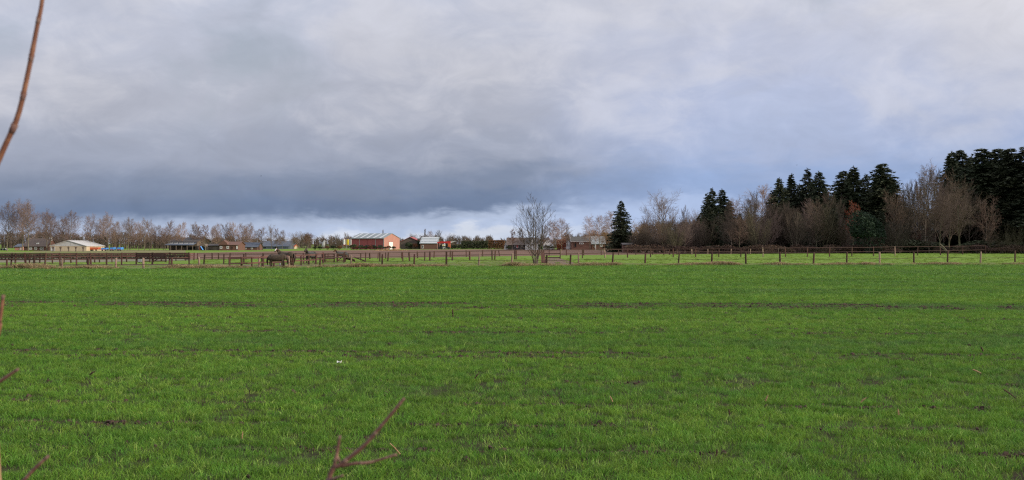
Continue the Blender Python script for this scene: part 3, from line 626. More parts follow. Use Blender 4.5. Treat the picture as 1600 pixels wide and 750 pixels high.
# --- the wood on the right
wood = [
 ('oak', 0, 1036, 291, 262, 'broad bare oak at the left end of the wood', 1.0),
 ('oak', 1, 1012, 330, 258, 'low bare tree between the dark fir and the broad oak', .8),
 ('brush', 0, 1070, 318, 250, 'bare grey tree right of the broad oak', .9),
 ('row', 2, 1070, 335, 236, 'slim pale stemmed young tree at the wood edge', .8),
 ('spruce', 0, 1113, 292, 262, 'dark spruce with a pointed top, left of the twin tops', 1.0),
 ('spruce', 1, 1128, 294, 266, 'dark spruce making the right of the twin tops', .95),
 ('spruce', 2, 1093, 336, 250, 'low dark spruce at the left of the twin-topped pair', 1.3),
 ('spruce', 0, 1156, 333, 244, 'low dark spruce among bare shrubs right of the twin tops', 1.0),
 ('birch', 0, 1150, 301, 290, 'pale pinkish birch right of the twin-topped spruces', .9),
 ('birch', 1, 1190, 285, 285, 'tall bare grey tree just left of the main spruce group', 1.15),
 ('brush', 1, 1170, 308, 268, 'bare twiggy tree in front of the pale birch', 1.1),
 ('spruce', 1, 1218, 276, 262, 'first tall spruce at the left of the main group', .9),
 ('spruce', 2, 1237, 270, 268, 'second tall spruce in the main group', .9),
 ('spruce', 0, 1261, 261, 266, 'highest pointed spruce in the main group', 1.0),
 ('spruce', 1, 1279, 266, 262, 'last spruce at the right of the main group', 1.0),
 ('spruce_hi', 0, 1318, 266, 268, 'dark spruce at the left of the middle pair', 1.2),
 ('spruce', 2, 1334, 258, 264, 'blunt topped dark spruce of the middle pair', 1.1),
 ('spruce', 0, 1352, 270, 272, 'brownish spruce behind the middle pair', 1.0),
 ('spruce_hi', 1, 1379, 253, 262, 'tall rounded spruce left of the brick house', 1.25),
 ('spruce', 1, 1394, 274, 268, 'spruce just right of the tall rounded spruce', .9),
 ('red', 0, 1333, 312, 236, 'small tree with rust red leaves at the wood edge', .85),
 ('brush', 0, 1412, 284, 275, 'thin bare tree left of the brick house gable', .8),
 ('brush', 1, 1426, 278, 280, 'thin bare tree behind the brick house roof', .8),
 ('brush', 0, 1440, 268, 270, 'bare tree directly above the brick house gable', .8),
 ('birch', 0, 1455, 244, 278, 'tall drooping birch left of the highest spruces', .8),
 ('oakg', 0, 1500, 260, 236, 'big spreading bare tree with green stem before the spruces', .9),
 ('oakg', 0, 1468, 282, 232, 'smaller leaning bare tree left of the big spreading one', .6),
 ('spruce', 2, 1487, 235, 276, 'first tall spruce right of the drooping birch', 1.0),
 ('spruce_hi', 0, 1500, 233, 282, 'second tall spruce right of the drooping birch', 1.0),
 ('spruce_hi', 1, 1534, 229, 270, 'tall dense spruce behind the big spreading tree', 1.3),
 ('spruce', 1, 1518, 242, 280, 'spruce in the gap left of the tall dense one', 1.1),
 ('spruce_hi', 0, 1559, 231, 268, 'third spruce from the right edge of the picture', 1.25),
 ('spruce_hi', 1, 1578, 229, 264, 'second spruce from the right edge of the picture', 1.25),
 ('spruce', 0, 1600, 226, 262, 'spruce cut by the right edge of the picture', 1.2),
 ('spruce_hi', 0, 1628, 226, 258, 'spruce just outside the right edge of the picture', 1.3),
 ('spruce', 2, 1655, 232, 262, 'next spruce of the wood beyond the right edge', 1.2),
 ('spruce_hi', 1, 1685, 228, 266, 'far spruce of the wood beyond the right edge', 1.3),
 ('spruce', 1, 1108, 322, 243, 'small dark spruce among shrubs below the twin tops', 1.1),
 ('spruce', 2, 1212, 318, 246, 'small dark spruce below the left of the main group', 1.1),
 ('spruce', 0, 1246, 330, 244, 'small dark spruce below the middle of the main group', 1.3),
 ('spruce', 1, 1302, 326, 244, 'small dark spruce between the main group and the red-leaved tree', 1.3),
 ('spruce', 2, 1378, 330, 246, 'small dark spruce right of the evergreen bush', 1.2),
 ('ever', 0, 1356, 334, 229, 'round glossy dark evergreen bush at the wood edge', 1.0),
]
TB = [(1084, 322, 'oak'), (1140, 314, 'brush'), (1163, 304, 'oak'), (1178, 296, 'brush'), (1200, 300, 'brushr'), (1228, 312, 'brush'), (1247, 318, 'oak'), (1268, 306, 'brushr'), (1292, 292, 'brush'), (1303, 300, 'oak'), (1312, 308, 'brush'), (1346, 318, 'brushr'),
      (1400, 288, 'oak'), (1408, 296, 'brush'), (1419, 284, 'brush'), (1432, 276, 'oak'), (1446, 262, 'brush'), (1462, 258, 'brush'), (1474, 268, 'brushr'), (1482, 284, 'oakg'), (1514, 290, 'brush'), (1540, 300, 'oak')]
for i, (px, top, k) in enumerate(TB): plant_px(K[k][i % len(K[k])], px, top, 250 + (i * 7) % 16, f'tall bare tree standing among the conifers, {ordw(i)} from the left', group='tall bare trees among the conifers', wide=.95 if k != 'oak' else .7)
for k, v, px, top, d, lab, wd in wood: plant_px(K[k][v % len(K[k])], px, top, d, lab, wide=wd * (1.22 if k.startswith('spruce') else 1.0), cat='bush' if k == 'ever' else 'tree')
# a second rank of spruces inside the wood
for i, px in enumerate((1105, 1140, 1208, 1228, 1249, 1270, 1290, 1306, 1326, 1343, 1366, 1510, 1526, 1546, 1568, 1590)):
    plant_px(K['spruce'][i % 3], px, (300, 312, 300, 292, 286, 284, 292, 296, 282, 288, 280, 262, 258, 254, 252, 252)[i], 290 + (i % 3) * 6, f'spruce deep in the wood, {ordw(i)} from the left of the back rank', group='spruces deep in the wood', wide=1.2)
# unseen spruces added beyond the right edge to shade the wood edge and pasture
for i, (x, y) in enumerate(((112, 226), (119, 219), (126, 228), (128, 214), (135, 222), (141, 212), (147, 224), (153, 216), (122, 236), (138, 234), (160, 226), (166, 214))):
    plant(K['spruce'][i % 3] if i % 2 else K['spruce_hi'][i // 2 % 2], x, y, 24 + (i * 5) % 4, f'unseen shading spruce outside the right edge, {ordw(i)} from the left', group='shading spruces outside the right edge', wide=1.25)
# undergrowth along the wood edge
US = [(1000, 352), (1012, 346), (1024, 340), (1036, 344), (1048, 338), (1058, 345), (1068, 334), (1080, 340), (1092, 348), (1104, 338), (1116, 342), (1130, 330), (1143, 326), (1155, 335), (1166, 322), (1176, 328), (1187, 318), (1198, 326), (1208, 332),
      (1220, 306), (1231, 318), (1243, 326), (1254, 332), (1266, 336), (1276, 308), (1286, 304), (1297, 318), (1308, 322), (1320, 334), (1372, 346), (1384, 352), (1395, 340), (1406, 345), (1452, 352), (1530, 340), (1548, 352), (1566, 346), (1584, 350)]
US = [u for k, u in enumerate(US) if k % 4 != 2]
for i, (px, top) in enumerate(US):
    plant_px(K['shrub'][(i * 5 + i // 4) % 6], px, top, 238 - (px - 1000) * .005 + PR.uniform(-4, 8), f'bare brown shrub at the wood edge, {ordw(i)} from the left', cat='shrub', group='bare shrubs along the wood edge', wide=PR.uniform(.85, 1.2))
for i in range(30):
    px = 996 + i * 13.7 + PR.uniform(-3, 3); 
    plant_px(K['thicket'][i % 2], px, PR.uniform(360, 372), 247 + PR.uniform(0, 12), f'dense dark thicket shrub inside the wood, {ordw(i)} from the left', cat='shrub', group='thicket inside the wood', wide=1.5)
for i, (px, top, w) in enumerate(((1402, 374, 1.0), (1418, 372, 1.1), (1436, 373, 1.2), (1450, 375, 1.0), (1508, 378, 1.0), (1526, 374, 1.0), (1546, 373, 1.1), (1562, 376, 1.2), (1580, 377, 1.1), (1596, 376, 1.1))):
    plant_px(K['bush'][i % 2] if i not in (3,) else K['bush'][0], px, top, 243, f'low dark green bush in the house garden, {ordw(i)} from the left', cat='bush', group='low bushes along the garden', wide=1.5 * w)

for i in range(34):
    px = 990 + i * 18.4 + PR.uniform(-4, 4); 
    if 1398 < px < 1465: continue
    plant_px(K['bramble'][i % 3], px, 386.5 + PR.uniform(-3.5, 2), 224 + PR.uniform(0, 9), f'low brown bramble clump along the foot of the wood, {ordw(i)} from the left', cat='bramble', group='brambles along the foot of the wood', wide=1.3)
# far woodland that reads as one mass
def far_wood(name, label, spans, seed, m):
    rng = random.Random(seed); b = MB()
    for x0, x1, t0, t1, d in spans:
        n = int((x1 - x0) * 2.2)
        for i in range(n):
            f = rng.random(); px = x0 + (x1 - x0) * f; dd = d * rng.uniform(.96, 1.06); h = max(1.5, zz(t0 + (t1 - t0) * f + .5 + 2.2 * math.sin(px * .11 + seed) * math.sin(px * .043) + 2.2 * math.sin(px * .31) + rng.uniform(-1.5, 4.5), dd)); X = gx(px, dd)
            lean = Vector((rng.uniform(-.1, .1), rng.uniform(-.1, .1), 1))
            p = Vector((X, dd, 0)); q = p + lean * h * .5; b.spike(p, p + lean * h, .16)
            for k in range(26):
                a = p.lerp(p + lean * h, rng.uniform(.15, .95)); v = Vector((rng.gauss(0, 1), rng.gauss(0, 1), rng.uniform(.2, 1.6))).normalized() * h * rng.uniform(.12, .30)
                b.spike(a, a + v, .055 * dd / 450 + .02)
                if k % 2: c = a + v * .7; b.spike(c, c + (v + rnd_dir(rng) * h * .15) * .5, .045 * dd / 450 + .02)
    o = b.build(name, m); tag(o, label, 'woodland', kind='stuff'); return o
far_wood('far_woodland', 'brown leafless woodland behind the roadside trees and far farms', [(-40, 75, 366, 362, 520), (75, 270, 365, 366, 470), (270, 470, 369, 374, 560), (240, 345, 372, 372, 480), (470, 560, 369, 371, 500), (560, 660, 375, 372, 520), (656, 770, 369, 372, 520), (760, 900, 374, 374, 520), (880, 1000, 366, 362, 470), (1000, 1240, 350, 335, 330), (1385, 1620, 330, 345, 330)], 3, mat('far_twig', (.13, .095, .07), (.10, .075, .06), .05))

# ------------------------------------------------------------------ fences
FR = random.Random(12)
def post_mesh(h, w, m, round_=False):
    b = MB()
    if round_: b.tube([(0, 0, -.1), (0, 0, h * .5), (.01, 0, h - .03), (.01, 0, h)], [w * .55, w * .52, w * .5, w * .38], 8)
    else: b.box((0, 0, h / 2 - .05), (w, w, h + .1))
    return b.mesh('post', m)
def fence(name, label, posts, m, rails, w=.12, rail_m='rail', rail_size=(.05, .10), round_=False, alt=None, group=None, rail_name='rail', hmul=None):
    """posts: (px, py_top, py_base); rails: list of height fractions; children: each post, each rail length"""
    P = []
    for px, t, b in posts:
        d = gd(b); P.append((gx(px, d), d, zz(t, d)))
    o = thing(name, label, 'fence', (P[0][0], P[0][1], 0), group=group); ox, oy = P[0][0], P[0][1]
    cache = {}
    for i, (x, y, h) in enumerate(P):
        mm = M[alt] if (alt and FR.random() < .35) else M[m]
        hk = round(h * 12) / 12; key = (hk, mm.name)
        if key not in cache: cache[key] = post_mesh(hk, w, mm, round_)
        c = bpy.data.objects.new('post', cache[key]); COL.objects.link(c); c.parent = o; c.location = (x - ox, y - oy, 0)
        c.rotation_euler = (FR.gauss(0, .04), FR.gauss(0, .04), FR.uniform(0, 1)); s = FR.uniform(.85, 1.15); c.scale = (s, s, h / hk)
    for fr in rails:
        for a, b in zip(P[:-1], P[1:]):
            va = Vector((a[0] - ox, a[1] - oy, a[2] * fr)); vb = Vector((b[0] - ox, b[1] - oy, b[2] * fr)); L = vb - va
            n = L.normalized(); off = Vector((0, -(w / 2 + rail_size[0] / 2), 0))
            mb = MB()
            if rail_name == 'wire':
                mid = (va + vb) / 2 - Vector((0, 0, .03)); mb.tube([va + off, mid + off, vb + off], [rail_size[0]] * 3, 4)
            else: mb.bar(va + off - n * .03, vb + off + n * .03 + Vector((0, 0, FR.uniform(-.02, .02))), *rail_size)
            mb.build(rail_name, M[rail_m], o)
    return o
near = [(-78, 403, 419.8), (-33, 403.5, 419.8), (10.8, 404.8, 420), (53.5, 398.5, 418.5), (96.5, 403.6, 418.9), (137.5, 403.6, 420), (181, 402.9, 419.4), (224, 402.9, 420), (268, 402, 420.3), (312, 402, 419.4), (358, 401.4, 419.2), (404.6, 400.4, 417.8), (451.5, 400, 418), (499.8, 401, 417.6),
        (548.8, 399, 416.2), (597, 397, 415.8), (647, 397, 416), (697.5, 392.7, 414), (748, 395.8, 415), (799.6, 396, 414.5), (854, 398, 413.2), (891, 397.6, 413.2), (904, 394.4, 412.4), (957, 393.8, 412.6), (1008, 395.6, 411.2), (1060, 394, 412.3), (1112, 394.4, 412.4), (1165.5, 393.7, 412.5),
        (1219, 393.5, 412), (1271, 394.8, 412), (1323, 393.5, 411.7), (1374.5, 394, 411.2), (1428, 393.4, 410.5), (1480.5, 391.6, 409.6), (1532, 393, 410.4), (1586, 391.6, 409.4), (1640, 391.4, 409.2)]
fence('wire_fence', 'brown post fence with one dark wire along the field margin', near, 'post_brown', [.42], w=.16, rail_m='tape', rail_size=(.018, .04), round_=True, alt='post_grey', rail_name='wire')
def mid_line(xs, pts, top):
    out = []
    X = [p[0] for p in pts]
    for x in xs: out.append((x, float(np.interp(x, X, [p[1] for p in top])) if len(top) == len(pts) else float(np.interp(x, [p[0] for p in top], [p[1] for p in top])), float(np.interp(x, X, [p[1] for p in pts]))))
    return out
mid = mid_line([318.5, 349.5, 381, 411.5, 443, 474.5, 505, 537, 571, 593.5, 606, 629.5, 640, 663.5, 671.5, 706.5, 734, 769, 773, 804, 806.5, 840], [(300, 413), (505, 411.4), (571, 409), (606, 408.2), (734, 406.5), (806, 405.2), (840, 404.8)], [(300, 397.6), (505, 395), (606, 394), (734, 392), (806, 390.4), (840, 390)])
fence('paddock_fence', 'brown post fence with dark bands across the middle paddocks', mid, 'post_brown', [.93, .5], w=.13, rail_m='tape', rail_size=(.02, .05))
midr = mid_line([875, 910, 945.5, 980.5, 1016.5, 1052, 1087, 1123, 1157.5, 1192.5, 1227.5, 1261.5, 1296, 1331, 1365, 1398.5, 1433.5, 1469.5, 1504, 1540, 1579, 1616], [(875, 404), (945, 402.8), (1016, 401.8), (1192, 401.7), (1296, 401), (1398, 399.6), (1469, 398.6), (1540, 396.7), (1616, 394.8)], [(875, 389.6), (945, 388.2), (1123, 387.6), (1192, 386.4), (1331, 385.4), (1469, 384), (1616, 382)])
fence('paddock_fence', 'brown post fence with dark bands across the bright pasture before the wood', midr, 'post_brown', [.93, .47], w=.13, rail_m='rail_dark', rail_size=(.03, .07), alt='post_grey')
back = mid_line([308.5, 331.5, 341.5, 359, 384.5, 411, 437, 462, 487, 512, 538, 563.5, 578, 590.5, 602.5, 627.5, 652.5, 678, 703.5, 728.5, 754, 780.5, 806, 832, 858, 885, 912, 939.5, 966.5, 993.5, 1020, 1046], [(308, 405.4), (563, 405), (627, 403.8), (703, 402), (754, 400.6), (912, 398.8), (1046, 398)], [(308, 395.6), (563, 395), (627, 393.6), (703, 391.8), (754, 390.8), (912, 388.8), (1046, 388.6)])
fence('paddock_fence', 'thin brown fence along the near edge of the ploughed field', back, 'post_brown', [.9, .28], w=.12, rail_m='rail_dark', rail_size=(.03, .06))
edge = mid_line([1037, 1058, 1081, 1106, 1142, 1169, 1172.5, 1216, 1251.5, 1257, 1294, 1306, 1310, 1376, 1422, 1441, 1461, 1482, 1506, 1528, 1552.5, 1575, 1598], [(1037, 398.2), (1172, 396.8), (1310, 395.2), (1441, 393.8), (1600, 394)], [(1037, 389.6), (1172, 388.8), (1310, 387), (1441, 382.4), (1600, 381.4)])
fence('wood_edge_fence', 'thin grey stake fence along the foot of the wood', edge, 'post_grey', [.5], w=.12, rail_m='rail_dark', rail_size=(.03, .10), alt='post_brown')
# riding arena rails on the left
a1 = mid_line([-70, -45, -18, 17, 40.5, 70, 94, 119.5, 142, 166.5, 190, 213, 238, 264.5, 295.5], [(-70, 416.2), (70, 416), (142, 414.6), (213, 413.4), (295, 413.6)], [(-70, 395.4), (70, 395), (142, 394.8), (295, 394.2)])
fence('arena_fence', 'dark brown three-rail fence on the near side of the riding arena', a1, 'post_brown', [.93, .74, .50], w=.13, rail_m='rail_dark', rail_size=(.05, .10))
a2 = mid_line([-70, -40, -10, 24, 46, 62, 82, 100, 111, 136, 148, 155.5, 175, 198, 216, 234, 252, 275, 290, 303], [(-70, 411.6), (82, 411.2), (155, 410), (234, 408.6), (303, 406.6)], [(-70, 395.6), (303, 394.8)])
fence('arena_fence', 'brown rail fence on the far side of the riding arena', a2, 'post_brown', [.88, .62, .34], w=.12, rail_m='rail', rail_size=(.05, .09))
# the pen round the ponies, sunlit rails
pen = [(358, 401.6, 418.6), (377.5, 401, 418.6), (393.5, 401, 418.4), (410.5, 400, 417.6), (428, 400, 417), (444, 399.4, 415.8), (458, 398, 414.8), (470.5, 398, 414.4), (482.5, 397, 413.2), (493, 397, 412.6), (505, 394.4, 411.5)]
fence('pony_pen', 'two-rail wooden pen with sunlit top rail around the ponies', pen, 'post_brown', [.92, .42], w=.14, rail_m='rail', rail_size=(.06, .12))

def obj_at(px, py): x, y = G(px, py); return (x, y, 0)
# gates and loose timber
def rail_gate(label, px0, px1, base, top, bars, diag=True, rz=0.0, cat='gate', m='rail'):
    d = gd(base); w = (px1 - px0) * d / F; h = zz(top, d); o = thing('field_gate', label, cat, (gx(px0, d), d, 0), rz)
    for k in range(bars):
        z = h * (.14 + .82 * k / (bars - 1)); part('bar', M[m], o, ((w / 2, 0, z), (w - .16, .05, .12)))
    for x in (.05, w - .05): part('upright', M['post_brown'], o, ((x, 0, h / 2), (.12, .12, h)))
    if diag: MB().bar((.1, .045, h * .14), (w - .1, .045, h * .9), .035, .09).build('brace', M[m], o)
    return o
rail_gate('four-bar brown gate right of the pony pen', 507, 523, 409.8, 396.4, 4, False)
rail_gate('brown gate section next to the leaning hay rack', 526, 540, 409.4, 397, 3, True)
rail_gate('two-rail dark brown barrier right of the multi-stemmed tree', 848.5, 876, 404.2, 389.8, 3, False, m='rail_dark')
rail_gate('dark metal hurdle with a diagonal brace, left of the pair', 213, 235, 409.8, 397, 4, True, m='rail_dark')
rail_gate('dark metal hurdle with a diagonal brace, right of the pair', 239, 260, 409.6, 397, 4, True, m='rail_dark')
o = thing('leaning_pole', 'long dark pole sloping down to a post right of the hay rack', 'pole', obj_at(553, 409.2)); d = gd(409.2)
MB().tube([(0, 0, zz(401.5, d)), (18 * d / F, .05, .08)], [.07, .08], 6).build('shaft', M['rail_dark'], o)
o = thing('hay_rack', 'tilted brown slatted hay rack behind a pale fence post', 'hay rack', obj_at(537, 408.8)); d = gd(408.8); u = d / F
for k in range(9): x = k * 2.1 * u; MB().bar((x, -.3, zz(398.5 + k * .9, d)), (x, .25, zz(403.5 + k * .5, d)), .1, .09).build('slat', M['post_brown'], o)
MB().bar((-.1, -.32, zz(398.4, d)), (17.5 * u, -.32, zz(406, d)), .08, .12).build('top_rail', M['rail'], o)
MB().bar((-.1, .27, zz(403.5, d)), (17.5 * u, .27, zz(407.6, d)), .08, .12).build('bottom_rail', M['rail_dark'], o)
for x, t in ((.0, 403), (17 * u, 406.5)): MB().bar((x, 0, 0), (x, 0, zz(t, d)), .12, .12).build('leg', M['post_brown'], o)
o = thing('board_stack', 'brown boards leaning beside the multi-stemmed tree', 'boards', obj_at(848, 410.8)); d = gd(410.8); u = d / F
for k in range(6): MB().bar((-1.4 * u + k * 1.3 * u, -.1, 0), (-2.6 * u + k * .9 * u, .35 + .05 * k, zz(391 + k * .8, d)), .10, .06).build('board', M['post_brown' if k % 2 else 'rail'], o)
o = thing('water_trough', 'small grey trough standing in the arena rails', 'trough', obj_at(219.5, 410.2)); u = gd(410.2) / F
part('tub', M['grey_metal'], o, ((0, 0, .22), (6 * u, .5, .32))); part('leg', M['dark'], o, ((-2 * u, 0, .03), (.08, .4, .06))); part('leg', M['dark'], o, ((2 * u, 0, .03), (.08, .4, .06))); part('water', M['slate'], o, ((0, 0, .3815), (5.4 * u, .42, .004)))
o = thing('broken_branch', 'pale broken branch leaning against a post before the brick house', 'branch', obj_at(1470, 408.5)); d = gd(408.5)
MB().tube([(0, .2, zz(381, d)), (.35, .1, zz(386, d)), (.72, 0, zz(392, d))], [.05, .05, .04], 5).build('limb', M['bark_pale'], o); MB().tube([(.02, .25, zz(385, d)), (.4, .15, zz(389, d)), (.66, .05, zz(393.5, d))], [.04, .04, .03], 5).build('limb', M['bark_pale'], o)
MB().tube([(.72, 0, zz(392, d)), (.75, 0, 0)], [.04, .05], 5).build('limb', M['bark'], o)

# ------------------------------------------------------------------ ponies
def skin_body(name, chain_pts, edges, m, parent, root=0):
    me = bpy.data.meshes.new(name); me.from_pydata([p[:3] for p in chain_pts], edges, []); me.materials.append(m)
    o = bpy.data.objects.new(name, me); COL.objects.link(o); o.parent = parent
    sk = o.modifiers.new('skin', 'SKIN'); sk.use_smooth_shade = True
    for v, p in zip(me.skin_vertices[0].data, chain_pts): v.radius = (p[3], p[4] if len(p) > 4 else p[3]); v.use_root = False
    me.skin_vertices[0].data[root].use_root = True
    sb = o.modifiers.new('sub', 'SUBSURF'); sb.levels = 2; sb.render_levels = 2
    return o
def pony(label, loc, rz, scale, head='up', coat='horse_dark', rug='rug', blaze=False, turn=0.0, lower='horse_dark', white=False):
    """+x is forward; withers 1.05 m at scale 1"""
    o = thing('pony', label, 'pony', loc, rz); o.scale = (scale,) * 3
    V = [(-.50, 0, .82, .20, .22), (-.22, 0, .80, .23, .25), (.08, 0, .80, .23, .25), (.36, 0, .84, .19, .23)]
    E = [(0, 1), (1, 2), (2, 3)]
    if head == 'up': nk = [(.50, .03 * turn, 1.03, .12, .15), (.62, .10 * turn, 1.18, .10, .13), (.66, .18 * turn, 1.28, .09, .11), (.66 + .16 * (1 - abs(turn)), .36 * turn, 1.17, .07, .085), (.66 + .28 * (1 - abs(turn)), .50 * turn, 1.05, .055, .055)]
    else: nk = [(.54, 0, .90, .13, .16), (.70, 0, .78, .10, .13), (.78, 0, .62, .085, .10), (.80, 0, .44, .065, .08), (.80, 0, .30, .05, .055)]
    k = 3
    for p in nk: V.append(p); E.append((k, len(V) - 1)); k = len(V) - 1
    for (x, y, f) in ((.38, .12, 1), (.38, -.12, 1), (-.54, .12, 0), (-.54, -.12, 0)):
        j = 3 if f else 0; sx = FR.uniform(-.07, .07)
        if f: L = [(x, y, .60, .095), (x + .01 + sx * .4, y, .36, .066), (x + sx, y, .12, .048), (x + .02 + sx, y, .03, .062)]
        else: L = [(x + .04, y, .64, .12), (x - .03, y, .40, .072), (x - .02 + sx, y, .14, .05), (x + .02 + sx, y, .03, .062)]
        k = j
        for p in L: V.append(p); E.append((k, len(V) - 1)); k = len(V) - 1
    body = skin_body('body', V, E, M[coat], o, 1)
    # rug: a lofted cloth shell over trunk and neck root
    def shell(rings, nm, m):
        b = MB(); ns = 18
        for (x, zc, ry, ru, rdn, y0) in rings:
            for i in range(ns + 1):
                a = math.pi * (-.30 + 1.6 * i / ns); ca, sa = math.cos(a), math.sin(a); b.v.append((x, y0 + ry * ca * (1.06 if sa < 0 else 1), zc + (ru if sa > 0 else rdn) * sa))
        for r in range(len(rings) - 1):
            for i in range(ns): q = r * (ns + 1) + i; b.f.append((q, q + 1, q + ns + 2, q + ns + 1))
        c = b.build(nm, m, o, True); sd = c.modifiers.new('thick', 'SOLIDIFY'); sd.thickness = .02; return c
    shell([(-.74, .80, .14, .13, .20, 0), (-.68, .81, .21, .20, .26, 0), (-.50, .81, .25, .265, .30, 0), (-.2, .79, .27, .25, .33, 0), (.1, .79, .27, .255, .33, 0), (.34, .83, .245, .285, .32, 0), (.50, .86, .21, .25, .28, 0)], 'rug', M[rug])
    if head == 'up': shell([(.44, .94, .20, .20, .26, 0), (.54, 1.04, .16, .18, .22, .04 * turn), (.61, 1.14, .13, .14, .16, .09 * turn)], 'neck_cover', M[rug])
    else: shell([(.44, .86, .20, .22, .26, 0), (.58, .86, .17, .19, .24, 0), (.68, .80, .14, .16, .2, 0)], 'neck_cover', M[rug])
    hp = Vector(V[6][:3]); mz = Vector(V[8][:3])
    for s in (-1, 1):
        e = MB(); side = Vector((0, s * .06, 0)) if abs(turn) < .6 else Vector((s * .06, 0, 0)); up = Vector((0, 0, 1)) if head == 'up' else Vector((.5, 0, .6)); e.spike(hp + side + up * .06, hp + side * 1.3 + up * .22, .035); e.build('ear', M[coat], o)
    t = MB(); t.tube([(-.72, 0, .88), (-.80, 0, .78), (-.82, 0, .50), (-.79, 0, .22)], [.05, .07, .075, .02], 7).build('tail', M['horse_dark'], o, True)
    if blaze:
        dv = (mz - hp); f = dv.cross(Vector((1, 0, 0)) if abs(turn) > .6 else Vector((0, 1, 0))).normalized(); f = f if f.z > 0 else -f
        b = MB(); b.tube([hp + dv * .10 + f * .085, hp + dv * .5 + f * .075, hp + dv * .85 + f * .055], [.03, .035, .03], 6).build('blaze', M['white'], o, True)
    if white: MB().tube([(.40, .12, .02), (.40, .12, .22)], [.058, .047], 7).build('sock', M['white'], o, True)
    return o
x, y = G(434, 418.9); pony('grey-brown rugged pony grazing nearest, head lowered to the right', (x, y, 0), 0.0, 1.06, 'down', 'horse_dark')
x, y = G(446, 415.2); pony('rugged pony with a white blaze looking at the camera', (x, y, 0), math.pi - .35, 1.18, 'up', 'horse_bay', blaze=True, turn=.75, white=True)
x, y = G(485, 411.2); pony('dark pony standing end-on behind the pen rails', (x, y, 0), -math.pi / 2 - .45, 1.12, 'up', 'horse_dark', 'rug_grey', white=True)
x, y = G(533.5, 407.4); pony('chestnut pony in a grey rug behind the gate', (x, y, 0), math.pi + .25, 1.0, 'up', 'horse_chest', 'rug_grey')

# ------------------------------------------------------------------ buildings
def house(name, label, cat, x0, x1, d, eave, ridge, depth, axis, wall, roof, rz=0.0, over=.3, base=None):
    """front face spans photo columns x0..x1 at distance d; axis 'x': ridge along the front, 'y': gable to the front"""
    w = (x1 - x0) * d / F; he, hr = zz(eave, d), zz(ridge, d)
    o = thing(name, label, cat, (gx(x0, d), d, 0), rz)
    if axis == 'y':
        MB().prism([(0, -.2), (w, -.2), (w, he), (w / 2, hr), (0, he)], 0, depth).build('wall', M[wall], o)
        r = MB(); sl = (hr - he) / (w / 2); t = .14
        for s in (-1, 1):
            ex = -over if s < 0 else w + over; ez = he - sl * over
            r.prism([(ex, ez + .02), (w / 2, hr + .02), (w / 2, hr + t), (ex, ez + t)] if s < 0 else [(w / 2, hr + .02), (ex, ez + .02), (ex, ez + t), (w / 2, hr + t)], -over, depth + over)
        rf = r.build('roof', M[roof], o)
    else:
        MB().prism([(0, -.2), (depth, -.2), (depth, he), (depth / 2, hr), (0, he)], 0, w, 'x').build('wall', M[wall], o)
        r = MB(); sl = (hr - he) / (depth / 2); t = .14; ez = he - sl * over
        r.prism([(-over, ez + .02), (depth / 2, hr + .02), (depth / 2, hr + t), (-over, ez + t)], -over, w + over, 'x'); r.prism([(depth / 2, hr + .02), (depth + over, ez + .02), (depth + over, ez + t), (depth / 2, hr + t)], -over, w + over, 'x')
        rf = r.build('roof', M[roof], o)
    o_w = dict(o=o, w=w, he=he, hr=hr, d=d, x0=x0, roof=rf, depth=depth, axis=axis); return o_w
def opening(B, px0, px1, t, b, kind='window', frame='white', pane='glass', bars=True):
    u = B['d'] / F; x0, x1 = (px0 - B['x0']) * u, (px1 - B['x0']) * u; z1, z0 = zz(t, B['d']), max(.02, zz(b, B['d'])); cx, cz, w, h = (x0 + x1) / 2, (z0 + z1) / 2, x1 - x0, z1 - z0
    f = MB(); q = min(.14, w * .16)
    f.box((x0 + q / 2, -.04, cz), (q, .12, h)); f.box((x1 - q / 2, -.04, cz), (q, .12, h)); f.box((cx, -.04, z1 - q / 2), (w - 2 * q, .12, q)); f.box((cx, -.04, z0 + q / 2), (w - 2 * q, .12, q))
    if bars and kind == 'window': f.box((cx, -.045, cz), (.06, .09, h - 2 * q))
    k = f.build(kind, M[frame], B['o']); MB().box((cx, -.012, cz), (w - 2 * q, .02, h - 2 * q)).build('pane' if kind == 'window' else 'panel', M[pane], k); return k
def chimney(B, px, top, w=.5, m='brick'):
    u = B['d'] / F; x = (px - B['x0']) * u; z = zz(top, B['d']); y = B['depth'] / 2
    c = MB(); c.box((x, y, (B['hr'] + z) / 2 - .3), (w, w, z - B['hr'] + .6)); c.box((x, y, z + .05), (w + .12, w + .12, .1)); return c.build('chimney', M[m], B['roof'])

# farms behind the roadside row
B = house('brick_cottage', 'small red walled cottage far left behind the roadside trees', 'house', 23, 34, 345, 385.6, 381.6, 6, 'x', 'pink_and_sunlit', 'slate'); opening(B, 31, 33, 387.2, 390.2)
B = house('brick_house', 'long brick house with white windows and a brown roof behind bare trees', 'house', 37, 72, 330, 384.8, 373, 8, 'x', 'brick', 'roof_brown')
for p in (46, 54, 62.5): opening(B, p, p + 4, 386, 390)
opening(B, 66, 68, 386, 391, 'door', 'white', 'dark'); chimney(B, 70.8, 371.5, .6, 'white')
dm = MB(); u = 330 / F; dm.box(((56.5 - 37) * u, 1.6, zz(380.6, 330)), (4 * u, 1.4, 2.6 * u)); dm.build('dormer', M['white'], B['roof'])
B = house('cream_barn', 'wide low cream barn with a pale gable left of the orange wagon', 'barn', 78, 135, 315, 384.6, 376.2, 14, 'y', 'cream', 'greywhite', over=.25)
u = 315 / F; MB().prism([(.1, zz(384.5, 315)), (B['w'] - .1, zz(384.5, 315)), (B['w'] / 2, B['hr'] - .1)], -.05, -.01).build('gable_cladding', M['greywhite'], B['o'])
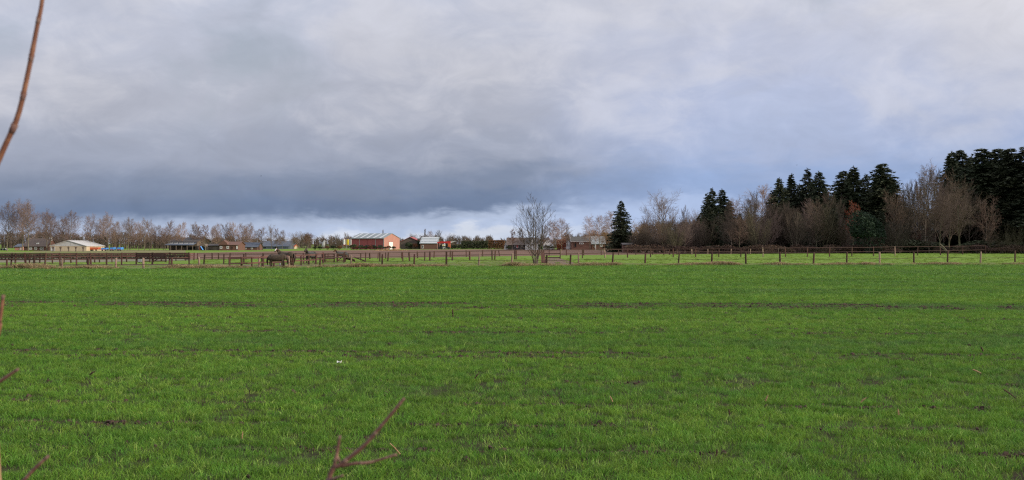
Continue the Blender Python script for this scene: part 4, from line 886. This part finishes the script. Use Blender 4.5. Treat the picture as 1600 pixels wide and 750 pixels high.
for k in range(1, 7): part('cladding_joint', M['greywhite'], B['o'], ((B['w'] * k / 7, -.06, (zz(384.5, 315) + .25 + zz(384.5, 315) + (B['hr'] - B['he']) * (1 - abs(2 * k / 7 - 1)) * .8) / 2), (.08, .03, max(.2, (B['hr'] - B['he']) * (1 - abs(2 * k / 7 - 1)) * .8 - .2))))
opening(B, 79.5, 86, 386, 392.5, 'door', 'greywhite', 'greywhite')
def pollard(px, base, top, label):
    d = gd(base); h = zz(top, d); o = thing('pollard_willow', label, 'tree', (gx(px, d), d, 0), group='pollards before the cream barn')
    MB().tube([(0, 0, -.1), (.02, 0, h * .45), (0, 0, h * .62)], [.16, .14, .26], 7).build('trunk', M['bark'], o)
    c = MB()
    for k in range(60): v = Vector((PR.gauss(0, .5), PR.gauss(0, .5), PR.uniform(.5, 1.2))).normalized() * h * .42; p = Vector((PR.uniform(-.2, .2), PR.uniform(-.2, .2), h * .6)); c.spike(p, p + v, .018)
    c.build('crown', M['twig'], o)
for i, px in enumerate((83, 94.5, 107, 118.5, 130)): pollard(px, 393, 384.2, f'small pollard before the cream barn, {ordw(i)} from the left')
def wagon(name, label, cat, px0, px1, base, top, m, stripe=None):
    d = gd(base); w = (px1 - px0) * d / F; h = zz(top, d); o = thing(name, label, cat, (gx(px0, d), d, 0))
    b = MB(); b.prism([(0, .34), (w, .34), (w, h * .88), (w * .9, h), (w * .1, h), (0, h * .88)], 0, 2.2); b.build('body', M[m], o)
    for x in (w * .2, w * .8):
        t = MB(); t.tube([(x, .02, .24), (x, .24, .24)], [.24, .24], 14); t.build('wheel', M['tyre'], o)
    if stripe: part('stripe', M[stripe], o, ((w / 2, -.012, h * .4), (w * .9, .02, h * .12)))
    part('drawbar', M['dark'], o, ((w + .5, 1.1, .5), (1.0, .1, .1)))
    return o
wagon('orange_wagon', 'orange-red wagon parked right of the cream barn', 'wagon', 135, 153.5, 391.8, 386.4, 'orange')
wagon('blue_trailer', 'blue covered trailer, left of three behind the roadside trees', 'trailer', 158, 166, 391.8, 387.4, 'blue', 'red')
wagon('blue_trailer', 'blue covered trailer, middle of three behind the roadside trees', 'trailer', 171.5, 177.5, 391.8, 386.8, 'blue', 'red')
wagon('blue_trailer', 'blue covered trailer, right of three beside a pale stem', 'trailer', 183, 189, 391.8, 386.6, 'blue', 'red')
def car(label, px0, px1, base, m, name='parked_car', rz=0.0):
    d = gd(base); w = (px1 - px0) * d / F; o = thing(name, label, 'car', (gx(px0, d), d, 0), rz); h = w * .34
    MB().prism([(0, .28), (w, .28), (w, h * .55), (w * .97, h * .62), (w * .76, h * .66), (w * .64, h), (w * .26, h), (w * .10, h * .64), (0, h * .58)], 0, 1.7).build('body', M[m], o)
    MB().prism([(w * .16, h * .66), (w * .72, h * .67), (w * .63, h * .94), (w * .27, h * .94)], -.015, 1.715).build('window', M['glass'], o)
    for x in (w * .2, w * .8):
        for y in (.0, 1.5):
            t = MB(); t.tube([(x, y - .03, .31), (x, y + .2, .31)], [.31, .31], 14); t.build('wheel', M['tyre'], o)
    part('headlight', M['roof_white'], o, ((w + .005, .3, h * .45), (.03, .3, .12))); part('headlight', M['roof_white'], o, ((w + .005, 1.4, h * .45), (.03, .3, .12)))
    return o
car('white car parked at the far left edge of the picture', 0, 9, 391.2, 'white'); 
B = house('dark_barn', 'long dark barn with an open lean-to behind the roadside trees', 'barn', 264, 308, 345, 378, 371.6, 16, 'x', 'wood', 'roof_dark')
u = 345 / F; ln = MB(); ln.prism([(-4.5, zz(383.2, 345)), (-.05, zz(379.4, 345)), (-.05, zz(378.9, 345)), (-4.5, zz(382.7, 345))], 0, B['w'], 'x').build('lean_to_roof', M['slate'], B['o'])
for k in range(6): part('lean_to_post', M['wood'], B['o'], ((B['w'] * (k + .1) / 5.2, -4.3, zz(383.2, 345) / 2), (.18, .18, zz(383.2, 345))))
opening(B, 266, 284, 384.4, 389.6, 'door', 'wood', 'wood'); opening(B, 286, 306, 384.2, 389.6, 'door', 'wood', 'dark')
for k in range(5): part('skylight', M['greywhite'], B['o'], (((k + .6) * B['w'] / 5.4, -1.5, zz(380.55, 345)), (1.1, .9, .5)))
B = house('wooden_shed', 'low wooden shed with a dark flat roof left of the brick gable house', 'shed', 325.5, 341.5, 345, 384, 381.6, 5, 'x', 'wood', 'roof_dark'); opening(B, 328, 333, 385, 389.6, 'door', 'wood', 'roof_brown')
o = thing('arched_shelter', 'grey rounded shelter right of the dark barn', 'shelter', (gx(309, 343), 343, 0)); u = 343 / F; hw = 7.5 * u; hh = zz(380.8, 343)
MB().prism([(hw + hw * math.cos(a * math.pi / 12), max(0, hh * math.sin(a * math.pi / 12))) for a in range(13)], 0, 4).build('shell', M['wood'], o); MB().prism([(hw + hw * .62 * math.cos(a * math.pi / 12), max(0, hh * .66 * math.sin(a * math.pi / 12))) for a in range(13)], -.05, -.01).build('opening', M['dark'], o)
o = thing('play_slide', 'small blue slide on a wooden frame before the grey shelter', 'slide', obj_at(314.5, 391.2)); u = gd(391.2) / F
MB().bar((-.2, 0, 1.3), (3.2 * u, -.3, .15), .5, .06).build('chute', M['blue'], o)
for s in (-.5, -.15): part('leg', M['orange'], o, ((s, 0, .75), (.1, .1, 1.5)))
part('platform', M['wood'], o, ((-.33, 0, 1.53), (.6, .6, .06)))
B = house('brick_gable_house', 'red brick house with gambrel gable and white windows', 'house', 342.5, 372, 340, 383, 378.2, 9, 'x', 'brick', 'brick')
opening(B, 343.6, 347.2, 384.6, 388.6); opening(B, 354, 357.8, 384.6, 388.6); opening(B, 361, 364, 385, 389.4, 'door', 'brick', 'dark'); opening(B, 369.4, 371.4, 384.2, 389.2, 'door', 'white', 'white')
u = 340 / F; MB().prism([(0, B['he']), (14 * u, B['he']), (11.5 * u, B['hr'] - .1), (7 * u, B['hr'] + .55), (2.5 * u, B['hr'] - .1)], -.3, 3).build('gable', M['brick'], B['o'])
B = house('slate_house', 'low house with a blue slate roof right of the brick gable house', 'house', 378, 402, 350, 386, 379.4, 8, 'x', 'brick', 'slate'); opening(B, 382, 385, 386.6, 389.4); opening(B, 392, 395, 386.6, 389.4)
B = house('slate_barn', 'wide dark slate-blue barn behind the row end trees', 'barn', 403, 451, 430, 385, 376.8, 16, 'x', 'slate', 'slate'); opening(B, 410, 416, 385.4, 388.6, 'door', 'slate', 'dark'); opening(B, 428, 434, 385.4, 388.6, 'door', 'slate', 'dark')
B = house('far_cottage', 'tiny orange roofed cottage between bare stems left of the statue', 'house', 452, 460, 440, 385.4, 382.6, 6, 'x', 'cream', 'orange'); opening(B, 454, 456, 386, 388)
o = thing('white_statue', 'tall white figure on a pedestal among bushes left of the banners', 'statue', obj_at(505, 388.6)); d = gd(388.6); h = zz(375.6, d)
MB().box((0, 0, h * .12), (1.6, 1.6, h * .24)).build('pedestal', M['wood'], o)
MB().tube([(0, 0, h * .24), (.1, 0, h * .45), (.25, 0, h * .68), (.3, 0, h * .8), (.45, 0, h * .88), (.5, 0, h)], [.75, .62, .7, .45, .42, .2], 8).build('figure', M['greywhite'], o, True)
MB().tube([(.3, 0, h * .74), (1.1, 0, h * .86), (1.3, 0, h * .93)], [.25, .2, .1], 6).build('arm', M['greywhite'], o, True)
def banner(label, px, m, base, top, edge):
    d = gd(base); h = zz(top, d); o = thing('banner', label, 'banner', (gx(px, d), d, 0), group='banners by the red barn')
    MB().tube([(0, 0, 0), (0, 0, h + .2)], [.06, .05], 6).build('pole', M['grey_metal'], o)
    b = MB(); n = 6; wv = 4.2 * d / F
    for i in range(n + 1):
        for z in (h * .42, h): b.v.append((.08 + wv * .8 * i / n, .12 * math.sin(i * 1.4), z))
    for i in range(n): b.f.append((2 * i, 2 * i + 2, 2 * i + 3, 2 * i + 1))
    c = b.build('cloth', M[m], o); c.modifiers.new('thick', 'SOLIDIFY').thickness = .02
    for z, q in ((h * .40, .3), (h + .02, .16)): part('hem', M[edge], o, ((.08 + wv * .4, 0, z), (wv * .8, .05, q)))
banner('white banner with red ends, leftmost of three by the barn', 536, 'white', 388.8, 373.6, 'red'); banner('yellow banner, middle of three by the barn', 541.4, 'yellow', 388.8, 373.9, 'pink_and_sunlit'); banner('pale pink banner, nearest of three to the red barn', 546, 'greywhite', 388.8, 374, 'pink_and_sunlit')
# the red barn, turned so that its gable faces the low sun
d = 400.; u = d / F; o = thing('red_barn', 'red barn with a pink sunlit gable and white striped grey roof', 'barn', (gx(599.4, d), d, 0), -R_(23.3)); Lb, Wb, he, hr = 13.6, 11.8, zz(372.2, d), zz(364.9, d)
# local: x to the left along the side is -x, gable runs along +y
MB().prism([(0, -.2), (Wb, -.2), (Wb, he), (Wb / 2, hr), (0, he)], -Lb, 0, 'x').build('wall', M['barn_red'], o)
MB().prism([(.02, -.2), (Wb - .02, -.2), (Wb - .02, he - .02), (Wb / 2, hr - .04), (.02, he - .02)], .004, .06, 'x').build('gable_wall', M['pink_and_sunlit'], o)  # sunlit look put into the colour: paler pink than the red side wall
sl = (hr - he) / (Wb / 2)
r = MB(); r.prism([(-.3, he - .3 * sl + .02), (Wb / 2, hr + .02), (Wb / 2, hr + .16), (-.3, he - .3 * sl + .16)], -Lb - .2, .25, 'x'); r.prism([(Wb / 2, hr + .02), (Wb + .3, he - .3 * sl + .02), (Wb + .3, he - .3 * sl + .16), (Wb / 2, hr + .16)], -Lb - .2, .25, 'x'); rf = r.build('roof', M['roof_grey'], o)
for k in range(5):
    x = -Lb * (k + .55) / 5; a = (-.25, he - .25 * sl + .165); c = (Wb / 2 - .2, hr - .2 * sl + .165)
    MB().prism([a, c, (c[0], c[1] + .03), (a[0], a[1] + .03)], x - .35, x + .35, 'x').build('skylight_strip', M['roof_white'], rf)
for k in range(1, 4): part('downpipe' if k % 2 else 'cladding_joint', M['greywhite' if k % 2 else 'barn_red'], o, ((-Lb * k / 4, -.06, he / 2), (.12, .08, he)))
for k in range(5): part('window', M['glass'], o, ((-Lb * (k + .5) / 5, -.02, 1.1), (1.7, .06, .9)))
part('corner_post', M['roof_grey'], o, ((.06, -.05, he / 2), (.2, .14, he)))
part('gutter', M['greywhite'], o, ((-Lb / 2, -.36, he - .3 * sl - .02), (Lb + .4, .12, .1)))
dr = part('door', M['white'], o, ((.10, Wb * .44, 1.35), (.08, 2.8, 2.7))); part('lintel', M['barn_red'], dr, ((.11, Wb * .44, 2.78), (.1, 3.2, .14)))
# neighbours of the red barn
B = house('dutch_barn', 'dark red shed with a low gable half hidden by shrubs right of the red barn', 'barn', 626, 655, 430, 377.5, 370.6, 16, 'y', 'roof_brown', 'barn_red')
opening(B, 637, 644, 382, 387.6, 'door', 'wood', 'dark')
B = house('striped_roof_barn', 'barn with a long grey roof striped with pale sheets', 'barn', 656.5, 683, 420, 380.5, 370.4, 20, 'x', 'brick', 'roof_grey')
for k in range(4):
    f0 = .06 + .25 * k; sl2 = (B['hr'] - B['he']) / (B['depth'] / 2); y0 = f0 * B['depth'] / 2; y1 = y0 + B['depth'] * .05
    MB().prism([(y0, B['he'] + sl2 * y0 + .15), (y1, B['he'] + sl2 * y1 + .15), (y1, B['he'] + sl2 * y1 + .19), (y0, B['he'] + sl2 * y0 + .19)], .1, B['w'] - .1, 'x').build('pale_sheet', M['roof_white'], B['roof'])
opening(B, 659, 662, 383, 388, 'door', 'white', 'dark')
def drum(label, px):
    d = gd(389.0); o = thing('feed_silo', label, 'silo', (gx(px, d), d - 6, 0), group='blue drums'); r_ = 2.1 * d / F
    MB().tube([(0, 0, .6), (0, 0, 2.6)], [r_, r_], 16).build('drum', M['blue'], o); MB().tube([(0, 0, 2.6), (0, 0, 3.0)], [r_, r_ * .3], 16).build('cap', M['greywhite'], o)
    for a in range(3): part('leg', M['grey_metal'], o, ((r_ * .8 * math.cos(a * 2.1), r_ * .8 * math.sin(a * 2.1), .3), (.1, .1, .6)))
drum('blue drum silo left of the pair before the striped roof', 663.8); drum('pale blue drum silo right of the pair before the striped roof', 669)
o = thing('lamp_pole', 'thin pale pole at the left end of the striped roof barn', 'pole', obj_at(658.4, 389)); MB().tube([(0, 0, 0), (0, 0, zz(376, gd(389)))], [.14, .10], 6).build('shaft', M['greywhite'], o)
o = thing('tipper_trailer', 'red tipper trailer with a white raised front right of the striped roof', 'trailer', (gx(683, 405), 405, 0)); u = 405 / F
MB().prism([(0, zz(380, 405)), (21 * u, zz(380.2, 405)), (21 * u, zz(377, 405)), (6 * u, zz(377.2, 405)), (0, zz(378.4, 405))], 0, 2.4).build('body', M['red'], o)
MB().prism([(20.6 * u, zz(380.4, 405)), (24 * u, zz(378.6, 405)), (29 * u, zz(377, 405)), (28 * u, zz(376.6, 405)), (20.8 * u, zz(377.2, 405))], .2, 2.2).build('boom', M['greywhite'], o)
MB().prism([(16.5 * u, .6), (20.5 * u, .6), (20.5 * u, zz(381.5, 405)), (19 * u, zz(380.1, 405)), (17.5 * u, zz(380.1, 405))], 0, 2.2).build('cab', M['orange'], o)
for x in (3, 7, 18): MB().tube([(x * u, -.08, .5), (x * u, .3, .5)], [.5, .5], 14).build('wheel', M['tyre'], o)
for x in (2, 14): part('strut', M['dark'], o, ((x * u, 1.2, zz(380, 405) / 2 + .2), (.3, 1.6, zz(380, 405) - .4)))
car('white van parked under the red tipper trailer', 687, 697, 389.2, 'white', 'parked_van')
o = thing('sign_board', 'small white and yellow board beside the orange cab', 'sign', (gx(691.5, 398), 398, 0)); u = 398 / F
part('panel', M['white'], o, ((2 * u, 0, zz(383.1, 398)), (5 * u, .06, 2.2 * u))); part('patch', M['yellow'], o, ((1.1 * u, -.045, zz(383.4, 398)), (2 * u, .02, 1.2 * u)))
for x in (.2, 3.8): part('leg', M['grey_metal'], o, ((x * u, .05, 1), (.08, .08, 2)))
for i, px in enumerate((631.5, 636.5)):
    o = thing('white_crate', ('white box on the grass below the dark red shed, left of two', 'white box on the grass below the dark red shed, right of two')[i], 'crate', obj_at(px, 388.9)); u = gd(388.9) / F
    part('box', M['greywhite'], o, ((0, 0, .35 * u * 3), (1.8 * u, .8, 2.0 * u))); part('lid', M['white'], o, ((0, 0, .35 * u * 3 + 1.0 * u + .05), (2.0 * u, .9, .1)))
# clipped hedges
def hedge(label, px0, px1, base, top, m, dp=1.2, n=2200, leaf=.14, name='clipped_hedge', lump=.15):
    d = gd(base); w = (px1 - px0) * d / F; k = make_bush(int(px0), w, dp, zz(top, d), m, name, n, leaf, True, lump)
    return plant(k, gx((px0 + px1) / 2, d), d, zz(top, d), label, cat='hedge', rz=0.0)
hedge('tall rusty brown clipped hedge left of the white house', 764, 787.5, 388.8, 376.3, 'rust_hedge', 2, 2600, .22)
hedge('square rust red clipped hedge left of the brick barn', 871, 883.5, 390.4, 375, 'leaf_red', 1.6, 2200, .16)
hedge('long low dark hedge in front of the red tipper trailer', 671, 722, 388.9, 384.2, 'hedge', 1.6, 2400, .2, lump=.4)
hedge('dark hedge right of the long low one', 723, 763, 388.7, 379, 'hedge', 4, 2600, .3, lump=.9)
hedge('dark green hedge before the dark roofed house', 819, 846, 389.6, 383.4, 'ever', 1.6, 1800, .18)
hedge('low dark hedge behind the far side of the riding arena', -30, 294, 404.4, 398.6, 'hedge', 1.0, 8000, .11, lump=.3)
hedge('rough brown hedge before the brick barn', 889, 922, 390.2, 383, 'rust_hedge', 1.4, 2200, .15, lump=.5)
bs = [(492, 385, 'bush'), (500, 384.2, 'bush'), (512, 384, 'rbush'), (521, 383, 'bush'), (530, 383.4, 'rbush'), (552, 380.8, 'bush'), (558, 384, 'rbush'), (563.5, 382.8, 'bush'), (571.5, 383.4, 'bush'), (579, 383, 'rbush'), (586, 383.2, 'bush'), (594, 383, 'bush'),
      (602, 384.4, 'bush'), (608, 383.6, 'rbush'), (615, 384, 'bush'), (622, 384.4, 'rbush'), (640, 377, 'bush'), (648, 380, 'rbush'), (654.5, 373.5, 'ever'), (795, 383.5, 'bush'), (856, 382.5, 'bush'), (864, 384, 'bush')]
for i, (px, top, k) in enumerate(bs):
    plant_px(K[k][i % len(K[k])], px, top, 424 if 620 < px < 660 else 386 if px < 700 else 368, f'garden bush before the far farms, {ordw(i)} from the left', cat='bush', group='garden bushes before the far farms', wide=(.35 if px == 654.5 else 1.0))
# right-hand houses
B = house('white_cottage', 'white gabled cottage end beside the rusty hedge', 'house', 788, 795.5, 385, 383.4, 378, 9, 'y', 'white', 'roof_grey'); opening(B, 790.6, 792.6, 383, 386.4)
B = house('thatched_house', 'low house with a big brown thatched roof and a red door', 'house', 794, 823, 375, 382, 371.8, 10, 'x', 'roof_dark', 'roof_brown', over=.6); opening(B, 806.5, 809.8, 382.6, 387.4, 'door', 'white', 'red'); opening(B, 803.2, 805.6, 382.6, 385); opening(B, 813.6, 816.6, 382.6, 384.8); chimney(B, 800, 370.4)
B = house('dark_roof_house', 'white house with a steep black roof behind the multi-stemmed tree', 'house', 821, 841, 372, 379.6, 371.6, 9, 'x', 'white', 'roof_dark'); opening(B, 829, 832, 380.6, 384); u = 372 / F
MB().prism([(7.5 * u, B['he'] - .5), (14.5 * u, B['he'] - .5), (11 * u, B['he'] + 1.4)], -.6, 2).build('gable', M['white'], B['o'])
B = house('white_house', 'white gabled house seen through the lone tree', 'house', 849, 865, 370, 381, 371.2, 9, 'y', 'white', 'roof_brown'); opening(B, 855, 859, 376.4, 379.4); opening(B, 851.5, 855, 382, 385.4); opening(B, 859, 862.5, 382, 385.4)
B = house('black_gable_house', 'small house with a black roof and a white end left of the brick barn', 'house', 881.5, 892, 372, 382.6, 372.4, 8, 'y', 'white', 'roof_dark', over=.5); opening(B, 885, 888, 381, 384.2)
B = house('brick_barn', 'brick barn with a grey-brown tiled roof and white bargeboards', 'barn', 893, 923.5, 362, 376.6, 370, 8, 'x', 'brick', 'roof_tile'); u = 362 / F
for x in (-.32, B['w'] + .32):
    for s in (0, 1): MB().bar((x, -.32 if s == 0 else 8.32, B['he'] - .25), (x, 4, B['hr'] + .12), .06, .22).build('bargeboard', M['white'], B['roof'])
opening(B, 905, 912, 379, 381.4); opening(B, 897, 901, 379.4, 386.5, 'door', 'brick', 'dark'); part('gutter', M['white'], B['o'], ((B['w'] / 2, -.36, B['he'] - .2), (B['w'] + .5, .1, .12)))
B = house('grey_roof_house', 'house with a pale grey roof right of the brick barn', 'house', 924.5, 946, 368, 381, 369.6, 10, 'x', 'brick', 'roof_grey'); opening(B, 938, 941.5, 382, 385.4); opening(B, 928, 930, 382, 386.4, 'door', 'white', 'dark')
o = thing('lamp_pole', 'white pole standing before the grey roofed house', 'pole', obj_at(930.6, 390.6)); MB().tube([(0, 0, 0), (0, 0, zz(367, gd(390.6)))], [.13, .08], 6).build('shaft', M['greywhite'], o)
car('red car parked left of the black gabled house', 872, 879.5, 389.9, 'red'); car('white car parked before the black gabled house', 878.5, 887, 389.7, 'white'); car('white van parked right of the grey roofed house', 938, 947, 390.0, 'white', 'parked_van'); 
B = house('garden_shed', 'small brick shed with a cream panel right of the dark fir', 'shed', 974, 990, 250, 382.6, 380.4, 3.5, 'x', 'brick', 'roof_dark'); opening(B, 977.6, 982, 383, 386, 'window', 'cream', 'cream', False)
# brick house in the wood
B = house('woodland_house', 'brick house with white bargeboards under tall bare trees', 'house', 1430, 1466, 272, 362, 337, 11, 'y', 'brick', 'roof_dark', rz=.12); u = 272 / F
opening(B, 1438, 1447.5, 352.4, 359.4); opening(B, 1440, 1451, 368.6, 376); opening(B, 1456, 1461, 354, 360)
for s in (0, 1): MB().bar((-.35 if s == 0 else B['w'] + .35, -.34, B['he'] - .35), (B['w'] / 2, -.34, B['hr'] + .08), .07, .16).build('bargeboard', M['greywhite'], B['roof'])
B2 = house('house_wing', 'long low wing with a dark roof left of the brick house gable', 'house', 1398, 1431, 276, 368.6, 340, 10, 'x', 'brick', 'roof_dark'); opening(B2, 1410.5, 1418.5, 372, 377); opening(B2, 1402, 1407, 372, 380, 'door', 'white', 'dark')
dm = MB(); u = 276 / F; dm.box((12 * u, 1.9, zz(357.5, 276)), (8 * u, 1.6, 7 * u)); k = dm.build('dormer', M['roof_dark'], B2['roof']); part('pane', M['greywhite'], k, ((12 * u, 1.08, zz(357.5, 276)), (6 * u, .04, 5 * u)))
B = house('outbuilding', 'low dark roofed outbuilding under the spruces by the right edge', 'shed', 1546, 1566, 268, 378, 371.5, 6, 'x', 'brick', 'slate'); opening(B, 1549, 1553, 379, 384)

# ------------------------------------------------------------------ foreground shrubs
def cpt(px, py, d): return Vector((gx(px, d), d, zz(py, d)))
def stem(parent, off, pts, r0, r1, m, nodes=(), name='stem'):
    n = len(pts); P = [Vector(p) - off for p in pts]
    # smooth the path
    Q = []
    for i in range(n - 1):
        a, b, c, e = P[max(i - 1, 0)], P[i], P[i + 1], P[min(i + 2, n - 1)]
        for k in range(6):
            t = k / 6; Q.append(.5 * ((2 * b) + (c - a) * t + (2 * a - 5 * b + 4 * c - e) * t * t + (3 * b - a - 3 * c + e) * t ** 3))
    Q.append(P[-1]); m_ = len(Q); rad = [r0 + (r1 - r0) * i / (m_ - 1) for i in range(m_)]
    for i in range(6, m_ - 3, 11): rad[i] *= 1.1
    o = MB().tube(Q, rad, 9).build(name, M[m], parent, True)
    for f in nodes:
        i = min(int(f * (m_ - 1)), m_ - 2); d = (Q[i + 1] - Q[i]).normalized(); r = rad[i]
        b = MB(); b.tube([Q[i] - d * r * 1.5, Q[i], Q[i] + d * r * 1.8], [r * .98, r * 1.12, r * .95], 8)
        sd = d.orthogonal().normalized()
        for s in (-1, 1): b.spike(Q[i] + sd * s * r * .6, Q[i] + sd * s * r * 1.35 + d * r * 2.2, r * .5)
        b.build('bud', M['bud'], o, True)
    return o
d = 1.35; off = Vector((gx(-420, d), d, 0)); o = thing('bare_shrub', 'bare reddish shrub stems reaching in from the left edge', 'shrub', off)
stem(o, off, [(off.x, d, 0), cpt(-330, 1500, d), cpt(-180, 800, d), cpt(-60, 390, d), cpt(0, 246, d), cpt(27, 184, d), cpt(43, 118, d), cpt(58, 42, d), cpt(66, 0, d), cpt(76, -90, d), cpt(84, -220, d)], .0045, .0020, 'stem', (.47, .56, .645, .73))
stem(o, off, [(off.x + .02, d, 0), cpt(-200, 1400, d + .05), cpt(-80, 800, d + .05), cpt(-8, 540, d), cpt(0, 500, d), cpt(5, 461, d)], .004, .0019, 'stem', (.985,))
stem(o, off, [(off.x + .03, d + .1, 0), cpt(-220, 1100, d), cpt(-90, 660, d), cpt(0, 596, d), cpt(28, 577, d)], .004, .0016, 'stem_purple', (.97,))
stem(o, off, [(off.x + .05, d - .1, 0), cpt(-120, 1200, d), cpt(-20, 830, d), cpt(36, 752, d), cpt(76, 712, d)], .004, .0018, 'stem_purple', (.97,))
stem(o, off, [(off.x + .12, d - .15, 0), cpt(-30, 1300, d - .1), cpt(1, 860, d - .1), cpt(-2, 740, d - .1), cpt(-6, 665, d - .1)], .004, .0018, 'straw')
d = 1.25; off = Vector((gx(430, d), d, 0)); o = thing('bare_shrub', 'bare purplish forked shrub twig rising at the bottom edge', 'shrub', off)
stem(o, off, [(off.x, d, 0), cpt(450, 1500, d), cpt(490, 900, d), cpt(514, 748, d), cpt(534, 725, d), cpt(569, 696, d), cpt(602, 658, d), cpt(632, 622, d)], .0038, .0016, 'stem_purple', (.60, .80, .955))
stem(o, off, [cpt(533, 728, d), cpt(556, 724, d), cpt(580, 722, d), cpt(620, 710, d)], .0022, .0014, 'stem_purple', (.45, .93), 'side_twig')
stem(o, off, [cpt(514, 746, d), cpt(520, 734, d), cpt(526, 711, d), cpt(531, 681, d)], .0026, .0015, 'stem_purple', (.6, .95), 'side_twig')
stem(o, off, [cpt(533, 728, d), cpt(530, 720, d), cpt(526, 711, d)], .0014, .0013, 'stem_purple', (), 'side_twig')
stem(o, off, [cpt(510, 752, d - .01), cpt(522, 748, d - .02), cpt(536, 743, d - .03)], .002, .0012, 'stem_purple', (), 'side_twig')

# ------------------------------------------------------------------ small things lying in the crop
def stalk(px, py, ang, ln, lift, m, label):
    d = gd(py); x = gx(px, d); L = ln * d / F; o = thing('dead_stalk', label, 'stalk', (x, d, 0), group='dead stalks lying in the crop')
    a = R_(ang); v = Vector((math.cos(a), -.25, math.sin(a))); p0 = Vector((0, 0, lift)); p1 = p0 + v * L * .5 + Vector((0, 0, .006)); p2 = p0 + v * L
    r = max(.006, 1.15 * d / F)
    MB().tube([p0, p1, p2], [r, r * .95, r * .6], 6).build('culm', M[m], o); b = MB(); b.tube([p0 + v * L * .48 - v * r, p1 + Vector((0, 0, 0)), p1 + v * r], [r * .9, r * 1.25, r * .9], 6); b.build('joint', M[m], o)
for a in [(1568, 628, -38, 22, .16, 'stalk_dark', 'thick dark broken stalk lying by the right edge of the field'), (1520, 590, -25, 13, .12, 'straw', 'pale flat stalk above the thick dark one'), (1404, 655, 100, 10, .05, 'straw', 'tan stub standing left of the thick dark stalk'),
          (1140, 656, 100, 9, .06, 'stalk_dark', 'dark stub upright right of the centre foreground'), (1119, 722, 85, 11, .06, 'stalk_dark', 'dark stub upright near the bottom edge right of centre'), (957, 638, 115, 10, .08, 'straw', 'pale stub leaning left, right of the forked twig'),
          (625, 718, 130, 24, .05, 'straw', 'pale stalk just right of the forked twig tip'), (378, 696, 80, 11, .07, 'straw', 'short pale stub left of the forked twig'), (742, 598, 55, 10, .06, 'stalk_dark', 'dark stub in the middle of the field'), (1196, 634, 70, 10, .06, 'straw', 'bent pale stub right of centre in a thin row'),
          (1536, 553, 120, 9, .05, 'stalk_dark', 'dark stub in the thin row near the right edge'), (708, 497, 95, 12, .04, 'stalk_dark', 'tall dark stub in the far half of the field'), (1345, 635, 45, 11, .05, 'straw', 'pale forked stub in the thin row right of centre'), (140, 594, 30, 11, .08, 'stalk_dark', 'dark curled stub at the left of the field')]: stalk(*a)
dd = gd(576); o = thing('paper_scrap', 'small crumpled white scrap lying in the crop left of centre', 'litter', (gx(530, dd), dd, 0))
b = bmesh.new(); bmesh.ops.create_grid(b, x_segments=5, y_segments=4, size=.5)
for v in b.verts: v.co = Vector((v.co.x * .07, v.co.y * .05, .10 + PR.uniform(-.02, .02) + .03 * abs(v.co.x)))
me = bpy.data.meshes.new('sheet'); b.to_mesh(me); b.free(); me.materials.append(M['white']); c = bpy.data.objects.new('sheet', me); COL.objects.link(c); c.parent = o; c.modifiers.new('thick', 'SOLIDIFY').thickness = .002
o = thing('straw_heap', 'spilled pale straw on the ploughed field before the red barn', 'straw', obj_at(612, 391.6)); d = gd(391.6); b = MB()
for k in range(260): p = Vector((PR.gauss(0, 2.2), PR.gauss(0, 3), 0)); b.spike(p, p + Vector((PR.uniform(-.8, .8), PR.uniform(-.8, .8), PR.uniform(.1, .5))), .08)
b.build('straw', M['straw'], o)['kind'] = 'stuff'
def bird(px, py, d, label, s):
    o = thing('flying_bird', label, 'bird', cpt(px, py, d))
    MB().tube([(-.22, 0, 0), (-.1, 0, .02), (.1, 0, .02), (.24, 0, .03)], [.02, .07, .07, .015], 7).build('body', M['dark'], o, True)
    for k in (-1, 1):
        b = MB(); b.poly([(.08, k * .05, .03), (.02, k * .35, .16), (-.06, k * .62, .06), (-.1, k * .3, .12), (-.1, k * .05, .03)]); c = b.build('wing', M['dark'], o); c.modifiers.new('t', 'SOLIDIFY').thickness = .015
    o.scale = (s,) * 3; o.rotation_euler = (0, 0, .6)
bird(408, 275, 200, 'tiny dark bird in the sky over the roadside trees', .45); bird(1245, 258, 180, 'tiny dark bird above the main spruce group', .35)
